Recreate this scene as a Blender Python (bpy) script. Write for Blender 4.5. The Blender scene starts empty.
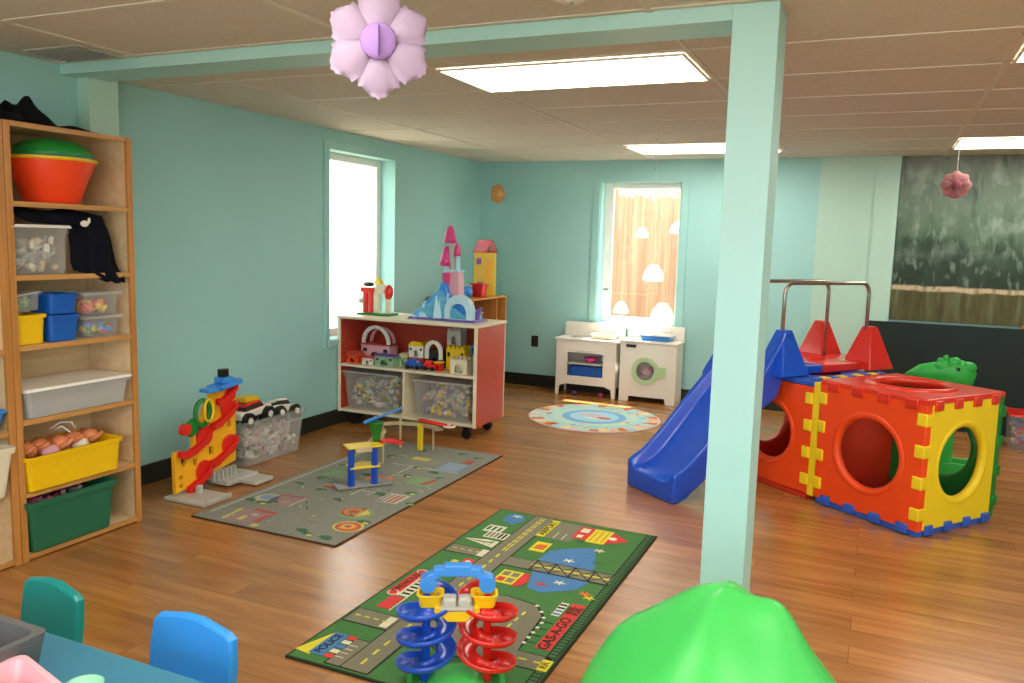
import bpy, bmesh, math, random
from mathutils import Vector, Matrix, Euler
scene = bpy.context.scene
C = scene.collection
PI = math.pi
# ------------------------------------------------------------------ camera, world, sun, exposure
HC = 1.522
cam = bpy.data.cameras.new('camera'); co = bpy.data.objects.new('camera', cam); C.objects.link(co)
cam.sensor_fit = 'HORIZONTAL'; cam.sensor_width = 36.0; cam.lens = 820.338 / 1024 * 36.0
cam.clip_start = 0.02; cam.clip_end = 200
Rm = Matrix(((0.91231403, -0.07508886, 0.40254786), (0.40854943, 0.10027147, -0.90721166), (0.02775742, 0.99212262, 0.12215658)))
co.matrix_world = Matrix.Translation((0, 0, HC)) @ Rm.to_quaternion().to_matrix().to_4x4()
scene.camera = co
w = bpy.data.worlds.new('world'); scene.world = w; w.use_nodes = True
bg = w.node_tree.nodes['Background']; bg.inputs[0].default_value = (0.86, 0.93, 1.0, 1); bg.inputs[1].default_value = 4.0
sd = bpy.data.lights.new('sun', 'SUN'); sd.energy = 22; sd.angle = 0.02; sd.color = (1, .95, .86)
so = bpy.data.objects.new('sun', sd); C.objects.link(so)
so.rotation_euler = Vector((-0.10, -0.40, -1.0)).to_track_quat('-Z', 'Y').to_euler()
LAMP = 8.0
scene.view_settings.view_transform = 'Standard'; scene.view_settings.look = 'None'
scene.view_settings.exposure = 0.6; scene.view_settings.gamma = 1.0
scene.view_settings.use_curve_mapping = False

# ------------------------------------------------------------------ materials
def lin(h):
    h = h.lstrip('#'); v = [int(h[i:i + 2], 16) / 255 for i in (0, 2, 4)]
    return tuple(((c / 12.92) if c <= .04045 else ((c + .055) / 1.055) ** 2.4) for c in v) + (1,)
MATS = {}
def mat(name, col, rough=.5, metal=0, alpha=1, emit=0, noise=0, scale=8, bump=0, coat=0, spec=.5, trans=0):
    if name in MATS: return MATS[name]
    m = bpy.data.materials.new(name); m.use_nodes = True; nt = m.node_tree; b = nt.nodes['Principled BSDF']
    c = lin(col)
    b.inputs['Base Color'].default_value = c; b.inputs['Roughness'].default_value = rough
    b.inputs['Metallic'].default_value = metal; b.inputs['Alpha'].default_value = alpha
    b.inputs['Specular IOR Level'].default_value = spec
    if coat: b.inputs['Coat Weight'].default_value = coat; b.inputs['Coat Roughness'].default_value = .1
    if trans: b.inputs['Transmission Weight'].default_value = trans
    if emit: b.inputs['Emission Color'].default_value = c; b.inputs['Emission Strength'].default_value = emit
    tc = nt.nodes.new('ShaderNodeTexCoord'); nz = nt.nodes.new('ShaderNodeTexNoise')
    nz.inputs['Scale'].default_value = scale; nz.inputs['Detail'].default_value = 4
    nt.links.new(tc.outputs['Object'], nz.inputs['Vector'])
    if not emit:
        mx = nt.nodes.new('ShaderNodeMix'); mx.data_type = 'RGBA'; mx.blend_type = 'MULTIPLY'
        rp = nt.nodes.new('ShaderNodeMapRange'); k = noise if noise else .05
        rp.inputs[1].default_value = .3; rp.inputs[2].default_value = .7; rp.inputs[3].default_value = 1 - k; rp.inputs[4].default_value = 1.0
        nt.links.new(nz.outputs['Fac'], rp.inputs[0])
        mx.inputs[0].default_value = 1; mx.inputs[6].default_value = c; nt.links.new(rp.outputs[0], mx.inputs[7])
        nt.links.new(mx.outputs[2], b.inputs['Base Color'])
    if bump:
        bp = nt.nodes.new('ShaderNodeBump'); bp.inputs['Strength'].default_value = bump; bp.inputs['Distance'].default_value = .01
        nt.links.new(nz.outputs['Fac'], bp.inputs['Height']); nt.links.new(bp.outputs[0], b.inputs['Normal'])
    MATS[name] = m; return m
def wood(name, c1, c2, rough=.45, axis='Y', sc=1.0):
    m = bpy.data.materials.new(name); m.use_nodes = True; nt = m.node_tree; b = nt.nodes['Principled BSDF']
    tc = nt.nodes.new('ShaderNodeTexCoord'); mp = nt.nodes.new('ShaderNodeMapping')
    s = {'X': (1.2, 22, 22), 'Y': (22, 1.2, 22), 'Z': (22, 22, 1.2)}[axis]
    mp.inputs['Scale'].default_value = tuple(v * sc for v in s)
    nz = nt.nodes.new('ShaderNodeTexNoise'); nz.inputs['Scale'].default_value = 1.5; nz.inputs['Detail'].default_value = 5; nz.inputs['Distortion'].default_value = .6
    cr = nt.nodes.new('ShaderNodeValToRGB'); cr.color_ramp.elements[0].position = .3; cr.color_ramp.elements[1].position = .7
    cr.color_ramp.elements[0].color = lin(c1); cr.color_ramp.elements[1].color = lin(c2)
    nt.links.new(tc.outputs['Object'], mp.inputs[0]); nt.links.new(mp.outputs[0], nz.inputs['Vector']); nt.links.new(nz.outputs['Fac'], cr.inputs[0])
    nt.links.new(cr.outputs[0], b.inputs['Base Color']); b.inputs['Roughness'].default_value = rough
    MATS[name] = m; return m
def floor_mat():
    m = bpy.data.materials.new('vinyl_planks'); m.use_nodes = True; nt = m.node_tree; b = nt.nodes['Principled BSDF']; N = nt.nodes.new; L = nt.links.new
    tc = N('ShaderNodeTexCoord'); br = N('ShaderNodeTexBrick')
    br.inputs['Scale'].default_value = 1; br.inputs['Brick Width'].default_value = 1.2; br.inputs['Row Height'].default_value = .15
    br.inputs['Mortar Size'].default_value = .0022; br.inputs['Mortar Smooth'].default_value = .2; br.offset = .37
    br.inputs['Color1'].default_value = (0, 0, 0, 1); br.inputs['Color2'].default_value = (1, 1, 1, 1); br.inputs['Mortar'].default_value = (.5, .5, .5, 1)
    L(tc.outputs['Object'], br.inputs['Vector'])
    mp = N('ShaderNodeMapping'); mp.inputs['Scale'].default_value = (1.3, 13, 1); L(tc.outputs['Object'], mp.inputs[0])
    ad = N('ShaderNodeVectorMath'); ad.operation = 'ADD'; sc = N('ShaderNodeVectorMath'); sc.operation = 'SCALE'; sc.inputs['Scale'].default_value = 9.0
    L(br.outputs['Color'], sc.inputs[0]); L(mp.outputs[0], ad.inputs[0]); L(sc.outputs[0], ad.inputs[1])
    nz = N('ShaderNodeTexNoise'); nz.inputs['Scale'].default_value = 1.1; nz.inputs['Detail'].default_value = 6; nz.inputs['Distortion'].default_value = .5; nz.inputs['Roughness'].default_value = .6
    L(ad.outputs[0], nz.inputs['Vector'])
    cr = N('ShaderNodeValToRGB'); e = cr.color_ramp.elements
    e[0].position = .28; e[0].color = lin('#8a5a2e'); e[1].position = .72; e[1].color = lin('#ba8148')
    x = e.new(.5); x.color = lin('#a56f3a')
    L(nz.outputs['Fac'], cr.inputs[0])
    m1 = N('ShaderNodeMix'); m1.data_type = 'RGBA'; m1.blend_type = 'MULTIPLY'; m1.inputs[0].default_value = 1
    r = N('ShaderNodeMapRange'); r.inputs[3].default_value = .86; r.inputs[4].default_value = 1.08; L(br.outputs['Color'], r.inputs[0])
    L(cr.outputs[0], m1.inputs[6]); L(r.outputs[0], m1.inputs[7])
    m2 = N('ShaderNodeMix'); m2.data_type = 'RGBA'; m2.blend_type = 'MULTIPLY'; r2 = N('ShaderNodeMapRange'); r2.inputs[3].default_value = 1; r2.inputs[4].default_value = .72
    m2.inputs[0].default_value = 1; L(br.outputs['Fac'], r2.inputs[0]); L(m1.outputs[2], m2.inputs[6]); L(r2.outputs[0], m2.inputs[7])
    L(m2.outputs[2], b.inputs['Base Color'])
    rr = N('ShaderNodeMapRange'); rr.inputs[3].default_value = .16; rr.inputs[4].default_value = .30; b.inputs['Specular IOR Level'].default_value = .65; L(nz.outputs['Fac'], rr.inputs[0]); L(rr.outputs[0], b.inputs['Roughness'])
    bp = N('ShaderNodeBump'); bp.inputs['Strength'].default_value = .05; bp.inputs['Distance'].default_value = .003; L(nz.outputs['Fac'], bp.inputs['Height']); L(bp.outputs[0], b.inputs['Normal'])
    MATS['floor'] = m; return m
def mural_mat():
    m = bpy.data.materials.new('mural_paint'); m.use_nodes = True; nt = m.node_tree; b = nt.nodes['Principled BSDF']; N = nt.nodes.new; L = nt.links.new
    tc = N('ShaderNodeTexCoord'); sp = N('ShaderNodeSeparateXYZ'); L(tc.outputs['Object'], sp.inputs[0])
    def noise(s, d=5, dist=0, sx=1, sz=1):
        mp = N('ShaderNodeMapping'); mp.inputs['Scale'].default_value = (sx, 1, sz); L(tc.outputs['Object'], mp.inputs[0])
        n = N('ShaderNodeTexNoise'); n.inputs['Scale'].default_value = s; n.inputs['Detail'].default_value = d; n.inputs['Distortion'].default_value = dist; L(mp.outputs[0], n.inputs[0]); return n.outputs['Fac']
    def ramp(v, pts):
        c = N('ShaderNodeValToRGB'); e = c.color_ramp.elements
        e[0].position = pts[0][0]; e[0].color = lin(pts[0][1]); e[1].position = pts[-1][0]; e[1].color = lin(pts[-1][1])
        for p, h in pts[1:-1]: q = e.new(p); q.color = lin(h)
        L(v, c.inputs[0]); return c.outputs[0]
    def math_(op, a, bb, clamp=False):
        n = N('ShaderNodeMath'); n.operation = op; n.use_clamp = clamp
        for i, v in enumerate((a, bb)):
            if isinstance(v, (int, float)): n.inputs[i].default_value = v
            else: L(v, n.inputs[i])
        return n.outputs[0]
    z = sp.outputs['Z']
    n1 = noise(3.2, 10, .3, 1.4, .8); n2 = noise(11, 8, .2, 1.6, .6); n3 = noise(6, 3, 0, 3.5, .4)
    n4 = noise(5, 10, 0, 1.0, .9); n5 = noise(16, 8, 0, 1.3, .45); n6 = noise(2.2, 6, 0, 2.2, .7)
    zz = math_('ADD', z, math_('MULTIPLY', math_('SUBTRACT', n1, .5), .5))
    zz = math_('ADD', zz, math_('MULTIPLY', math_('SUBTRACT', n2, .5), .4))
    forest = ramp(math_('DIVIDE', zz, 1.45), [(.26, '#1e3324'), (.42, '#2e4834'), (.50, '#4a6650'), (.66, '#667e6c'), (.82, '#6c7f70'), (1, '#80867c')])
    def blend(fac, a_, h):
        x = N('ShaderNodeMix'); x.data_type = 'RGBA'; L(fac, x.inputs[0]); L(a_, x.inputs[6]); x.inputs[7].default_value = lin(h); return x.outputs[2]
    up = math_('MULTIPLY', math_('SUBTRACT', z, .42), 2.2, True)
    forest = blend(math_('MULTIPLY', math_('MULTIPLY', math_('MULTIPLY', math_('SUBTRACT', n4, .52), 7, True), up), .6), forest, '#a3b7aa')
    forest = blend(math_('MULTIPLY', math_('MULTIPLY', math_('SUBTRACT', n6, .54), 9, True), .65), forest, '#2b4433')
    forest = blend(math_('MULTIPLY', math_('MULTIPLY', math_('SUBTRACT', n5, .56), 8, True), .45), forest, '#8ea594')
    water = ramp(n3, [(.3, '#3f3f20'), (.5, '#54522b'), (.7, '#5f6a48')])
    shore = ramp(n2, [(.3, '#8b7550'), (.55, '#c8b898'), (.7, '#a58f68')])
    def mix(f, a, bb):
        x = N('ShaderNodeMix'); x.data_type = 'RGBA'; L(f, x.inputs[0]); L(a, x.inputs[6]); L(bb, x.inputs[7]); return x.outputs[2]
    wob = math_('ADD', z, math_('MULTIPLY', math_('SUBTRACT', n1, .5), .06))
    f1 = math_('MULTIPLY', math_('SUBTRACT', wob, .30), 60, True); f2 = math_('MULTIPLY', math_('SUBTRACT', wob, .26), 60, True)
    L(mix(f1, mix(f2, water, shore), forest), b.inputs['Base Color']); b.inputs['Roughness'].default_value = .7
    MATS['mural'] = m; return m
def ceil_mat():
    return mat('ceiling_tile', '#d9d1c3', .9, noise=.1, scale=60, bump=.15)
P = dict(
 wall=mat('aqua_paint', '#a2d6d3', .55, noise=.04, scale=2), wall2=mat('pale_aqua_paint', '#b8dccd', .6, noise=.03, scale=2), post=mat('post_paint', '#b0dfdb', .5, noise=.02),
 white=mat('white_paint', '#eee9dc', .45), vinyl=mat('white_vinyl', '#f4f2ec', .35), base=mat('black_baseboard', '#1d2119', .5), floor=floor_mat(),
 tbar=mat('tbar', '#dcd6c8', .6), birch=wood('birch_ply', '#d8b98a', '#e6cda3', .4, 'Y'), edge=wood('shelf_edge', '#b07434', '#c98c4a', .4, 'Z'), edgey=wood('shelf_edge_h', '#b5803f', '#cf9a58', .4, 'Y'),
 redlam=mat('red_laminate', '#c04630', .35), birchx=wood('birch_top', '#e3d4b4', '#eee2c6', .3, 'X'), ob=mat('orange_bowl', '#ff4a1c', .35), gb=mat('green_bowl', '#1d8a34', .3), teal=mat('teal_plastic', '#007a78', .35),
 navy=mat('navy_fabric', '#0d1226', .95, noise=.3, scale=40, bump=.3), black=mat('black_fabric', '#131313', .95, noise=.3, scale=40, bump=.3), blk=mat('black_plastic', '#151515', .35),
 clear=mat('clear_plastic', '#e8e8e2', .18, alpha=.13), frost=mat('frosted_plastic', '#dcdcd6', .35, alpha=.38), frost2=mat('hazy_plastic', '#e0e0da', .3, alpha=.22), lidw=mat('white_lid', '#e9e5da', .4), yel=mat('yellow_plastic', '#f0c412', .35), tyel=mat('tower_yellow', '#f8b41a', .38), yelb=mat('yellow_bin', '#f2c400', .4),
 blue=mat('blue_plastic', '#1350c8', .28, coat=.3), bbin=mat('blue_bin', '#0e5cb8', .4), lblue=mat('light_blue_plastic', '#3a8fe6', .3), grbin=mat('green_bin', '#1f6b4d', .4), red=mat('red_plastic', '#e0251b', .25, coat=.3), green=mat('green_plastic', '#157a2c', .35),
 orange=mat('orange_plastic', '#f04a14', .38), cyel=mat('cube_yellow', '#f0cf1c', .4), cred=mat('cube_red', '#d83018', .35, coat=.2), cblue=mat('cube_blue', '#2b5cc0', .4), bgreen=mat('bright_green', '#44c85a', .38, noise=.03), croc=mat('croc_green', '#2fb84a', .4),
 chrome=mat('chrome_tube', '#b0a69a', .25, metal=.9), dgreen=mat('dark_green_board', '#07231e', .7, noise=.1), pinkf=mat('lilac_paper', '#d6c2de', .8), lil=mat('purple_paper', '#9f7ec0', .8), pink2=mat('pink_paper', '#c08a8c', .8), pink3=mat('dark_pink', '#8c4a58', .8), orf=mat('peach_paper', '#e8b070', .8),
 skin=mat('doll_skin', '#e08a58', .45), grey=mat('grey_plastic', '#8f8f8a', .45), dgrey=mat('dark_grey_plastic', '#5e5f60', .4), mint2=mat('mint_plastic', '#8fd8b8', .4), lgrey=mat('light_grey_plastic', '#b9b8ae', .45), tanp=mat('beige_plastic', '#c9b48c', .45), tbl=mat('blue_table', '#3b7f9c', .3), chairb=mat('chair_blue', '#2e92e8', .38), chairt=mat('chair_teal', '#0b8a88', .38),
 pinkp=mat('pink_plastic', '#e0a8b4', .4), hot=mat('hot_pink', '#e2488e', .4), ice=mat('ice_blue', '#69bfe6', .3, noise=.3, scale=25), icel=mat('ice_light', '#bfe3f2', .3), purp=mat('purple_plastic', '#6d5aa8', .4), toyg=mat('toy_green', '#8fb08a', .5), cream=mat('cream_plastic', '#e6dcc0', .45),
 sage=mat('sage_green', '#b6d6a4', .45), dark=mat('dark_inside', '#2a2420', .7), woodsh=wood('shelf_orange_wood', '#c2843f', '#d79a55', .4, 'Z'), fence=wood('fence_planks', '#a06c52', '#c08e72', .8, 'Z', .5), ground=mat('ground', '#b8a890', .9, noise=.2),
 rgreen=mat('rug_green', '#457a3e', .95, noise=.12, scale=60), rgrey=mat('rug_grey', '#7d7a66', .95, noise=.1, scale=60), rblue=mat('rug_blue', '#4a7fb4', .95, noise=.1, scale=60), rred=mat('rug_red', '#d03a38', .95), ryel=mat('rug_yellow', '#d9cc30', .95), rwhite=mat('rug_white', '#d8d6bc', .95), rblk=mat('rug_black', '#1e2614', .95), rdg=mat('rug_dark_green', '#3f6b3e', .95), ror=mat('rug_orange', '#e0782c', .95),
 r1=mat('rug_soft_grey', '#85877c', .95, noise=.12, scale=50), r1g=mat('rug_soft_green', '#7f9a72', .95), r1d=mat('rug_leaf_green', '#3d6a45', .95), r1r=mat('rug_soft_red', '#b5564a', .95), r1y=mat('rug_soft_yellow', '#c9bd62', .95), r1w=mat('rug_pale', '#b5b6a0', .95), r1p=mat('rug_pinkgrey', '#9a7f80', .95), r1b=mat('rug_soft_blue', '#7a94b4', .95), edgebr=mat('rug_binding', '#4a2f22', .9),
 mint=mat('rug_mint', '#bfe0cf', .9), peach=mat('rug_peach', '#f0b49a', .9), rr_b=mat('rug_ring_blue', '#7db6e4', .9), rr_p=mat('rug_pale_pink', '#e8c4c8', .9), rr_y=mat('rug_cream_yellow', '#f2dc9a', .9), rr_r=mat('rug_coral', '#e2705c', .9), rr_sky=mat('rug_sky', '#a8d8ea', .9),
 lamp=mat('lamp_diffuser', '#fff7ea', .5, emit=LAMP), ceil=ceil_mat(), mural=mural_mat(), glow=mat('white_ornament', '#ffffff', .6))
def glass_mat():
    m = bpy.data.materials.new('window_glass'); m.use_nodes = True; nt = m.node_tree; nt.nodes.remove(nt.nodes['Principled BSDF'])
    t = nt.nodes.new('ShaderNodeBsdfTransparent'); g = nt.nodes.new('ShaderNodeBsdfGlossy'); g.inputs['Roughness'].default_value = .02
    x = nt.nodes.new('ShaderNodeMixShader'); x.inputs[0].default_value = .05
    nt.links.new(t.outputs[0], x.inputs[1]); nt.links.new(g.outputs[0], x.inputs[2]); nt.links.new(x.outputs[0], nt.nodes['Material Output'].inputs[0]); return m
P['glass'] = glass_mat()

# ------------------------------------------------------------------ mesh builder
class MB:
    def __init__(s): s.bm = bmesh.new(); s.ms = []
    def mi(s, m):
        m = P[m] if isinstance(m, str) else m
        if m not in s.ms: s.ms.append(m)
        return s.ms.index(m)
    def _add(s, bm2, m, M=None, smooth=False):
        i = s.mi(m); me = bpy.data.meshes.new('t')
        for f in bm2.faces: f.material_index = i; f.smooth = smooth
        if M is not None: bm2.transform(M)
        bm2.to_mesh(me); bm2.free(); s.bm.from_mesh(me); bpy.data.meshes.remove(me); return s
    def box(s, c, d, m, bev=0, rot=None, seg=2):
        b = bmesh.new(); bmesh.ops.create_cube(b, size=1); bmesh.ops.scale(b, vec=d, verts=b.verts)
        if bev: bmesh.ops.bevel(b, geom=b.edges[:], offset=min(bev, min(d) * .45), segments=seg, affect='EDGES', profile=.6)
        M = Matrix.Translation(c)
        if rot: M = M @ Euler(rot).to_matrix().to_4x4()
        return s._add(b, m, M, bool(bev and seg > 2))
    def frus(s, c, bot, top, h, m, bev=0, rot=None, off=(0, 0)):
        """tapered block; bot,top=(w,d); c = centre of the base"""
        b = bmesh.new(); v = []
        for (w_, d_), z, o in ((bot, 0, (0, 0)), (top, h, off)):
            for sx, sy in ((-1, -1), (1, -1), (1, 1), (-1, 1)): v.append(b.verts.new((sx * w_ / 2 + o[0], sy * d_ / 2 + o[1], z)))
        b.faces.new(v[3::-1]); b.faces.new(v[4:])
        for i in range(4): j = (i + 1) % 4; b.faces.new((v[i], v[j], v[j + 4], v[i + 4]))
        if bev: bmesh.ops.bevel(b, geom=b.edges[:], offset=bev, segments=2, affect='EDGES', profile=.6)
        M = Matrix.Translation(c)
        if rot: M = M @ Euler(rot).to_matrix().to_4x4()
        return s._add(b, m, M)
    def tub(s, c, bot, top, h, t, m, rim=0, rot=None, bev=.01):
        b = bmesh.new(); rings = []
        def ring(w_, d_, z, r=.02):
            out = []
            r = min(r, w_ * .3, d_ * .3)
            for cx, cy, a0 in ((w_ / 2 - r, d_ / 2 - r, 0), (-w_ / 2 + r, d_ / 2 - r, 90), (-w_ / 2 + r, -d_ / 2 + r, 180), (w_ / 2 - r, -d_ / 2 + r, 270)):
                for k in range(4):
                    a = math.radians(a0 + 30 * k); out.append(b.verts.new((cx + r * math.cos(a), cy + r * math.sin(a), z)))
            return out
        W = top[0]; D = top[1]
        def lerp(k): return bot[0] + (top[0] - bot[0]) * k, bot[1] + (top[1] - bot[1]) * k
        rings.append(ring(bot[0] - .01, bot[1] - .01, 0)); rings.append(ring(*lerp(.03), h * .03))
        if rim:
            a = lerp(.88); rings.append(ring(*a, h * .88)); rings.append(ring(a[0] + 2 * rim, a[1] + 2 * rim, h * .885)); rings.append(ring(W + 2 * rim, D + 2 * rim, h))
        else: rings.append(ring(W, D, h))
        rings.append(ring(W - 2 * t, D - 2 * t, h)); rings.append(ring(bot[0] - 2 * t, bot[1] - 2 * t, t))
        for A, B in zip(rings, rings[1:]):
            for i in range(16): j = (i + 1) % 16; b.faces.new((A[i], A[j], B[j], B[i]))
        b.faces.new(rings[0][::-1]); b.faces.new(rings[-1])
        M = Matrix.Translation(c)
        if rot: M = M @ Euler(rot).to_matrix().to_4x4()
        return s._add(b, m, M)
    def lathe(s, prof, m, c=(0, 0, 0), seg=32, rot=None, sc=(1, 1, 1), smooth=True):
        b = bmesh.new(); R = []
        for r, z in prof: R.append([b.verts.new((r * math.cos(2 * PI * k / seg), r * math.sin(2 * PI * k / seg), z)) for k in range(seg)] if r > 1e-5 else [b.verts.new((0, 0, z))])
        for A, B in zip(R, R[1:]):
            for k in range(seg):
                j = (k + 1) % seg
                if len(A) == 1 and len(B) == 1: continue
                if len(A) == 1: b.faces.new((A[0], B[j], B[k]))
                elif len(B) == 1: b.faces.new((A[k], A[j], B[0]))
                else: b.faces.new((A[k], A[j], B[j], B[k]))
        bmesh.ops.scale(b, vec=sc, verts=b.verts)
        bmesh.ops.recalc_face_normals(b, faces=b.faces)
        M = Matrix.Translation(c)
        if rot: M = M @ Euler(rot).to_matrix().to_4x4()
        return s._add(b, m, M, smooth)
    def cyl(s, p0, p1, r, m, r2=None, seg=16):
        p0 = Vector(p0); p1 = Vector(p1); d = p1 - p0; b = bmesh.new()
        bmesh.ops.create_cone(b, cap_ends=True, segments=seg, radius1=r, radius2=r if r2 is None else r2, depth=d.length)
        M = Matrix.Translation((p0 + p1) / 2) @ d.to_track_quat('Z', 'Y').to_matrix().to_4x4()
        s._add(b, m, M)
        return s
    def sph(s, c, r, m, sc=(1, 1, 1), seg=16, rot=None):
        b = bmesh.new(); bmesh.ops.create_uvsphere(b, u_segments=seg, v_segments=max(6, seg // 2), radius=r); bmesh.ops.scale(b, vec=sc, verts=b.verts)
        M = Matrix.Translation(c)
        if rot: M = M @ Euler(rot).to_matrix().to_4x4()
        return s._add(b, m, M, True)
    def tube(s, pts, r, m, seg=10, close=False):
        b = bmesh.new(); pts = [Vector(p) for p in pts]; n = len(pts); R = []; up = Vector((0, 0, 1)); prev = None
        for i, p in enumerate(pts):
            if close: t = pts[(i + 1) % n] - pts[i - 1]
            else: t = pts[min(i + 1, n - 1)] - pts[max(i - 1, 0)]
            t.normalize()
            if prev is None:
                x = t.cross(up) if abs(t.dot(up)) < .95 else t.cross(Vector((1, 0, 0)))
            else: x = prev - t * prev.dot(t)
            x.normalize(); prev = x; y = t.cross(x); rr = r[i] if isinstance(r, (list, tuple)) else r
            R.append([b.verts.new(p + rr * (math.cos(2 * PI * k / seg) * x + math.sin(2 * PI * k / seg) * y)) for k in range(seg)])
        for i in range(n if close else n - 1):
            A, B = R[i], R[(i + 1) % n]
            for k in range(seg): j = (k + 1) % seg; b.faces.new((A[k], A[j], B[j], B[k]))
        if not close: b.faces.new(R[0][::-1]); b.faces.new(R[-1])
        bmesh.ops.recalc_face_normals(b, faces=b.faces)
        return s._add(b, m, None, True)
    def plate(s, outline, holes, t, m, M=None, bev=0):
        """outline in XY, thickness t centred on z=0 (z from -t/2 to t/2)"""
        cu = bpy.data.curves.new('c', 'CURVE'); cu.dimensions = '2D'; cu.fill_mode = 'BOTH'; cu.extrude = max(t / 2 - bev, 1e-5)
        if bev: cu.bevel_depth = bev; cu.bevel_resolution = 1; cu.offset = -bev
        for loop in [outline] + list(holes):
            sp = cu.splines.new('POLY'); sp.points.add(len(loop) - 1); sp.use_cyclic_u = True
            for p, q in zip(sp.points, loop): p.co = (q[0], q[1], 0, 1)
        o = bpy.data.objects.new('c', cu); me = bpy.data.meshes.new_from_object(o)
        b = bmesh.new(); b.from_mesh(me); bpy.data.objects.remove(o); bpy.data.curves.remove(cu); bpy.data.meshes.remove(me)
        return s._add(b, m, M)
    def text(s, body, size, m, M, t=.001, bold=0):
        cu = bpy.data.curves.new('f', 'FONT'); cu.body = body; cu.size = size; cu.extrude = t; cu.align_x = 'CENTER'; cu.align_y = 'CENTER'; cu.offset = bold
        o = bpy.data.objects.new('f', cu); me = bpy.data.meshes.new_from_object(o)
        b = bmesh.new(); b.from_mesh(me); bpy.data.objects.remove(o); bpy.data.curves.remove(cu); bpy.data.meshes.remove(me)
        return s._add(b, m, M)
    def loft(s, secs, m, cap=True, smooth=False, closed=True):
        b = bmesh.new(); R = [[b.verts.new(p) for p in sec] for sec in secs]
        n = len(R[0])
        for A, B in zip(R, R[1:]):
            for i in range(n if closed else n - 1): j = (i + 1) % n; b.faces.new((A[i], A[j], B[j], B[i]))
        if cap: b.faces.new(R[0][::-1]); b.faces.new(R[-1])
        bmesh.ops.recalc_face_normals(b, faces=b.faces)
        return s._add(b, m, None, smooth)
    def build(s, name, parent=None, loc=None, rz=0, label=None, kind=None):
        me = bpy.data.meshes.new(name); s.bm.to_mesh(me); s.bm.free()
        for m in s.ms: me.materials.append(m)
        o = bpy.data.objects.new(name, me); C.objects.link(o)
        if parent: o.parent = parent
        if loc is not None: o.location = loc
        if rz: o.rotation_euler = (0, 0, rz)
        if label: o['label'] = label
        if kind: o['kind'] = kind
        return o
def thing(name, label, cat, loc=(0, 0, 0), rz=0, group=None):
    o = bpy.data.objects.new(name, None); C.objects.link(o); o.empty_display_size = .05
    o.location = loc; o.rotation_euler = (0, 0, rz); o['label'] = label; o['category'] = cat
    if group: o['group'] = group
    return o
def tag(o, label, cat, group=None):
    o['label'] = label; o['category'] = cat
    if group: o['group'] = group
    return o
def struct(name, mb, parent=None, **k):
    o = mb.build(name, parent, **k)
    if not parent: o['kind'] = 'structure'
    return o
def dup(root, loc, rz, label, group=None):
    r = root.copy(); C.objects.link(r); r.location = loc; r.rotation_euler = (0, 0, rz); r['label'] = label
    if group: r['group'] = group
    for ch in list(root.children):
        c = ch.copy(); C.objects.link(c); c.parent = r
        for g in ch.children: d = g.copy(); C.objects.link(d); d.parent = c
    return r
def circ(cx, cy, r, n=32, ry=None, a0=0):
    ry = ry or r
    return [(cx + r * math.cos(a0 + 2 * PI * k / n), cy + ry * math.sin(a0 + 2 * PI * k / n)) for k in range(n)]
def rect(x0, y0, x1, y1): return [(x0, y0), (x1, y0), (x1, y1), (x0, y1)]
XZ = Matrix(((1, 0, 0, 0), (0, 0, 1, 0), (0, 1, 0, 0), (0, 0, 0, 1)))      # plate plane -> x,z ; thickness -> y
YZ = Matrix(((0, 0, 1, 0), (1, 0, 0, 0), (0, 1, 0, 0), (0, 0, 0, 1)))      # plate plane -> y,z ; thickness -> x
def T(x, y, z): return Matrix.Translation((x, y, z))
def RZ(a): return Matrix.Rotation(a, 4, 'Z')

# ------------------------------------------------------------------ room
W, D, CH = 3.955, 7.98, 2.34
XR, YN = 4.6, -1.7
struct('floor', MB().box(((XR - 4.2) / 2, (D + YN) / 2, -.05), (XR + 4.4, D - YN + .4, .1), 'floor'))
struct('ceiling', MB().box(((XR - 4.2) / 2, (D + YN) / 2, CH + .05), (XR + 4.4, D - YN + .4, .1), 'ceil'))
# left wall with deep window opening
a = MB(); wy0, wy1, wz0, wz1 = 5.325, 6.255, .70, 2.185
a.box((-W - .1, (3.045 + wy0) / 2, CH / 2), (.2, wy0 - 3.045, CH), 'wall').box((-W - .1, (wy1 + D) / 2, CH / 2), (.2, D - wy1, CH), 'wall')
a.box((-W - .1, (wy0 + wy1) / 2, wz0 / 2), (.2, wy1 - wy0, wz0), 'wall').box((-W - .1, (wy0 + wy1) / 2, (wz1 + CH) / 2), (.2, wy1 - wy0, CH - wz1), 'wall')
a.box((-3.94, (YN + 3.045) / 2, CH / 2), (.2, 3.045 - YN, CH), 'wall')
struct('wall_left', a)
struct('trim_1', MB().box((-3.857, 3.1365, CH / 2), (.198, .18, CH), 'wall2'))   # half post on the left wall under the beam
a = MB(); bx0, bx1, bz0, bz1 = -2.605, -1.80, .72, 2.13
a.box(((-W - .2 + bx0) / 2, D + .1, CH / 2), (bx0 + W + .2, .2, CH), 'wall').box(((bx1 + XR) / 2, D + .1, CH / 2), (XR - bx1, .2, CH), 'wall')
a.box(((bx0 + bx1) / 2, D + .1, bz0 / 2), (bx1 - bx0, .2, bz0), 'wall').box(((bx0 + bx1) / 2, D + .1, (bz1 + CH) / 2), (bx1 - bx0, .2, CH - bz1), 'wall')
struct('wall_back', a)
struct('wall_right', MB().box((XR + .05, (D + YN) / 2, CH / 2), (.1, D - YN, CH), 'wall'))
a = MB(); nx0, nx1, nz0, nz1 = -2.6, 2.8, .75, 2.2
a.box((.2, YN - .05, nz0 / 2), (XR + 4.4, .1, nz0), 'wall').box((.2, YN - .05, (nz1 + CH) / 2), (XR + 4.4, .1, CH - nz1), 'wall')
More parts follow.
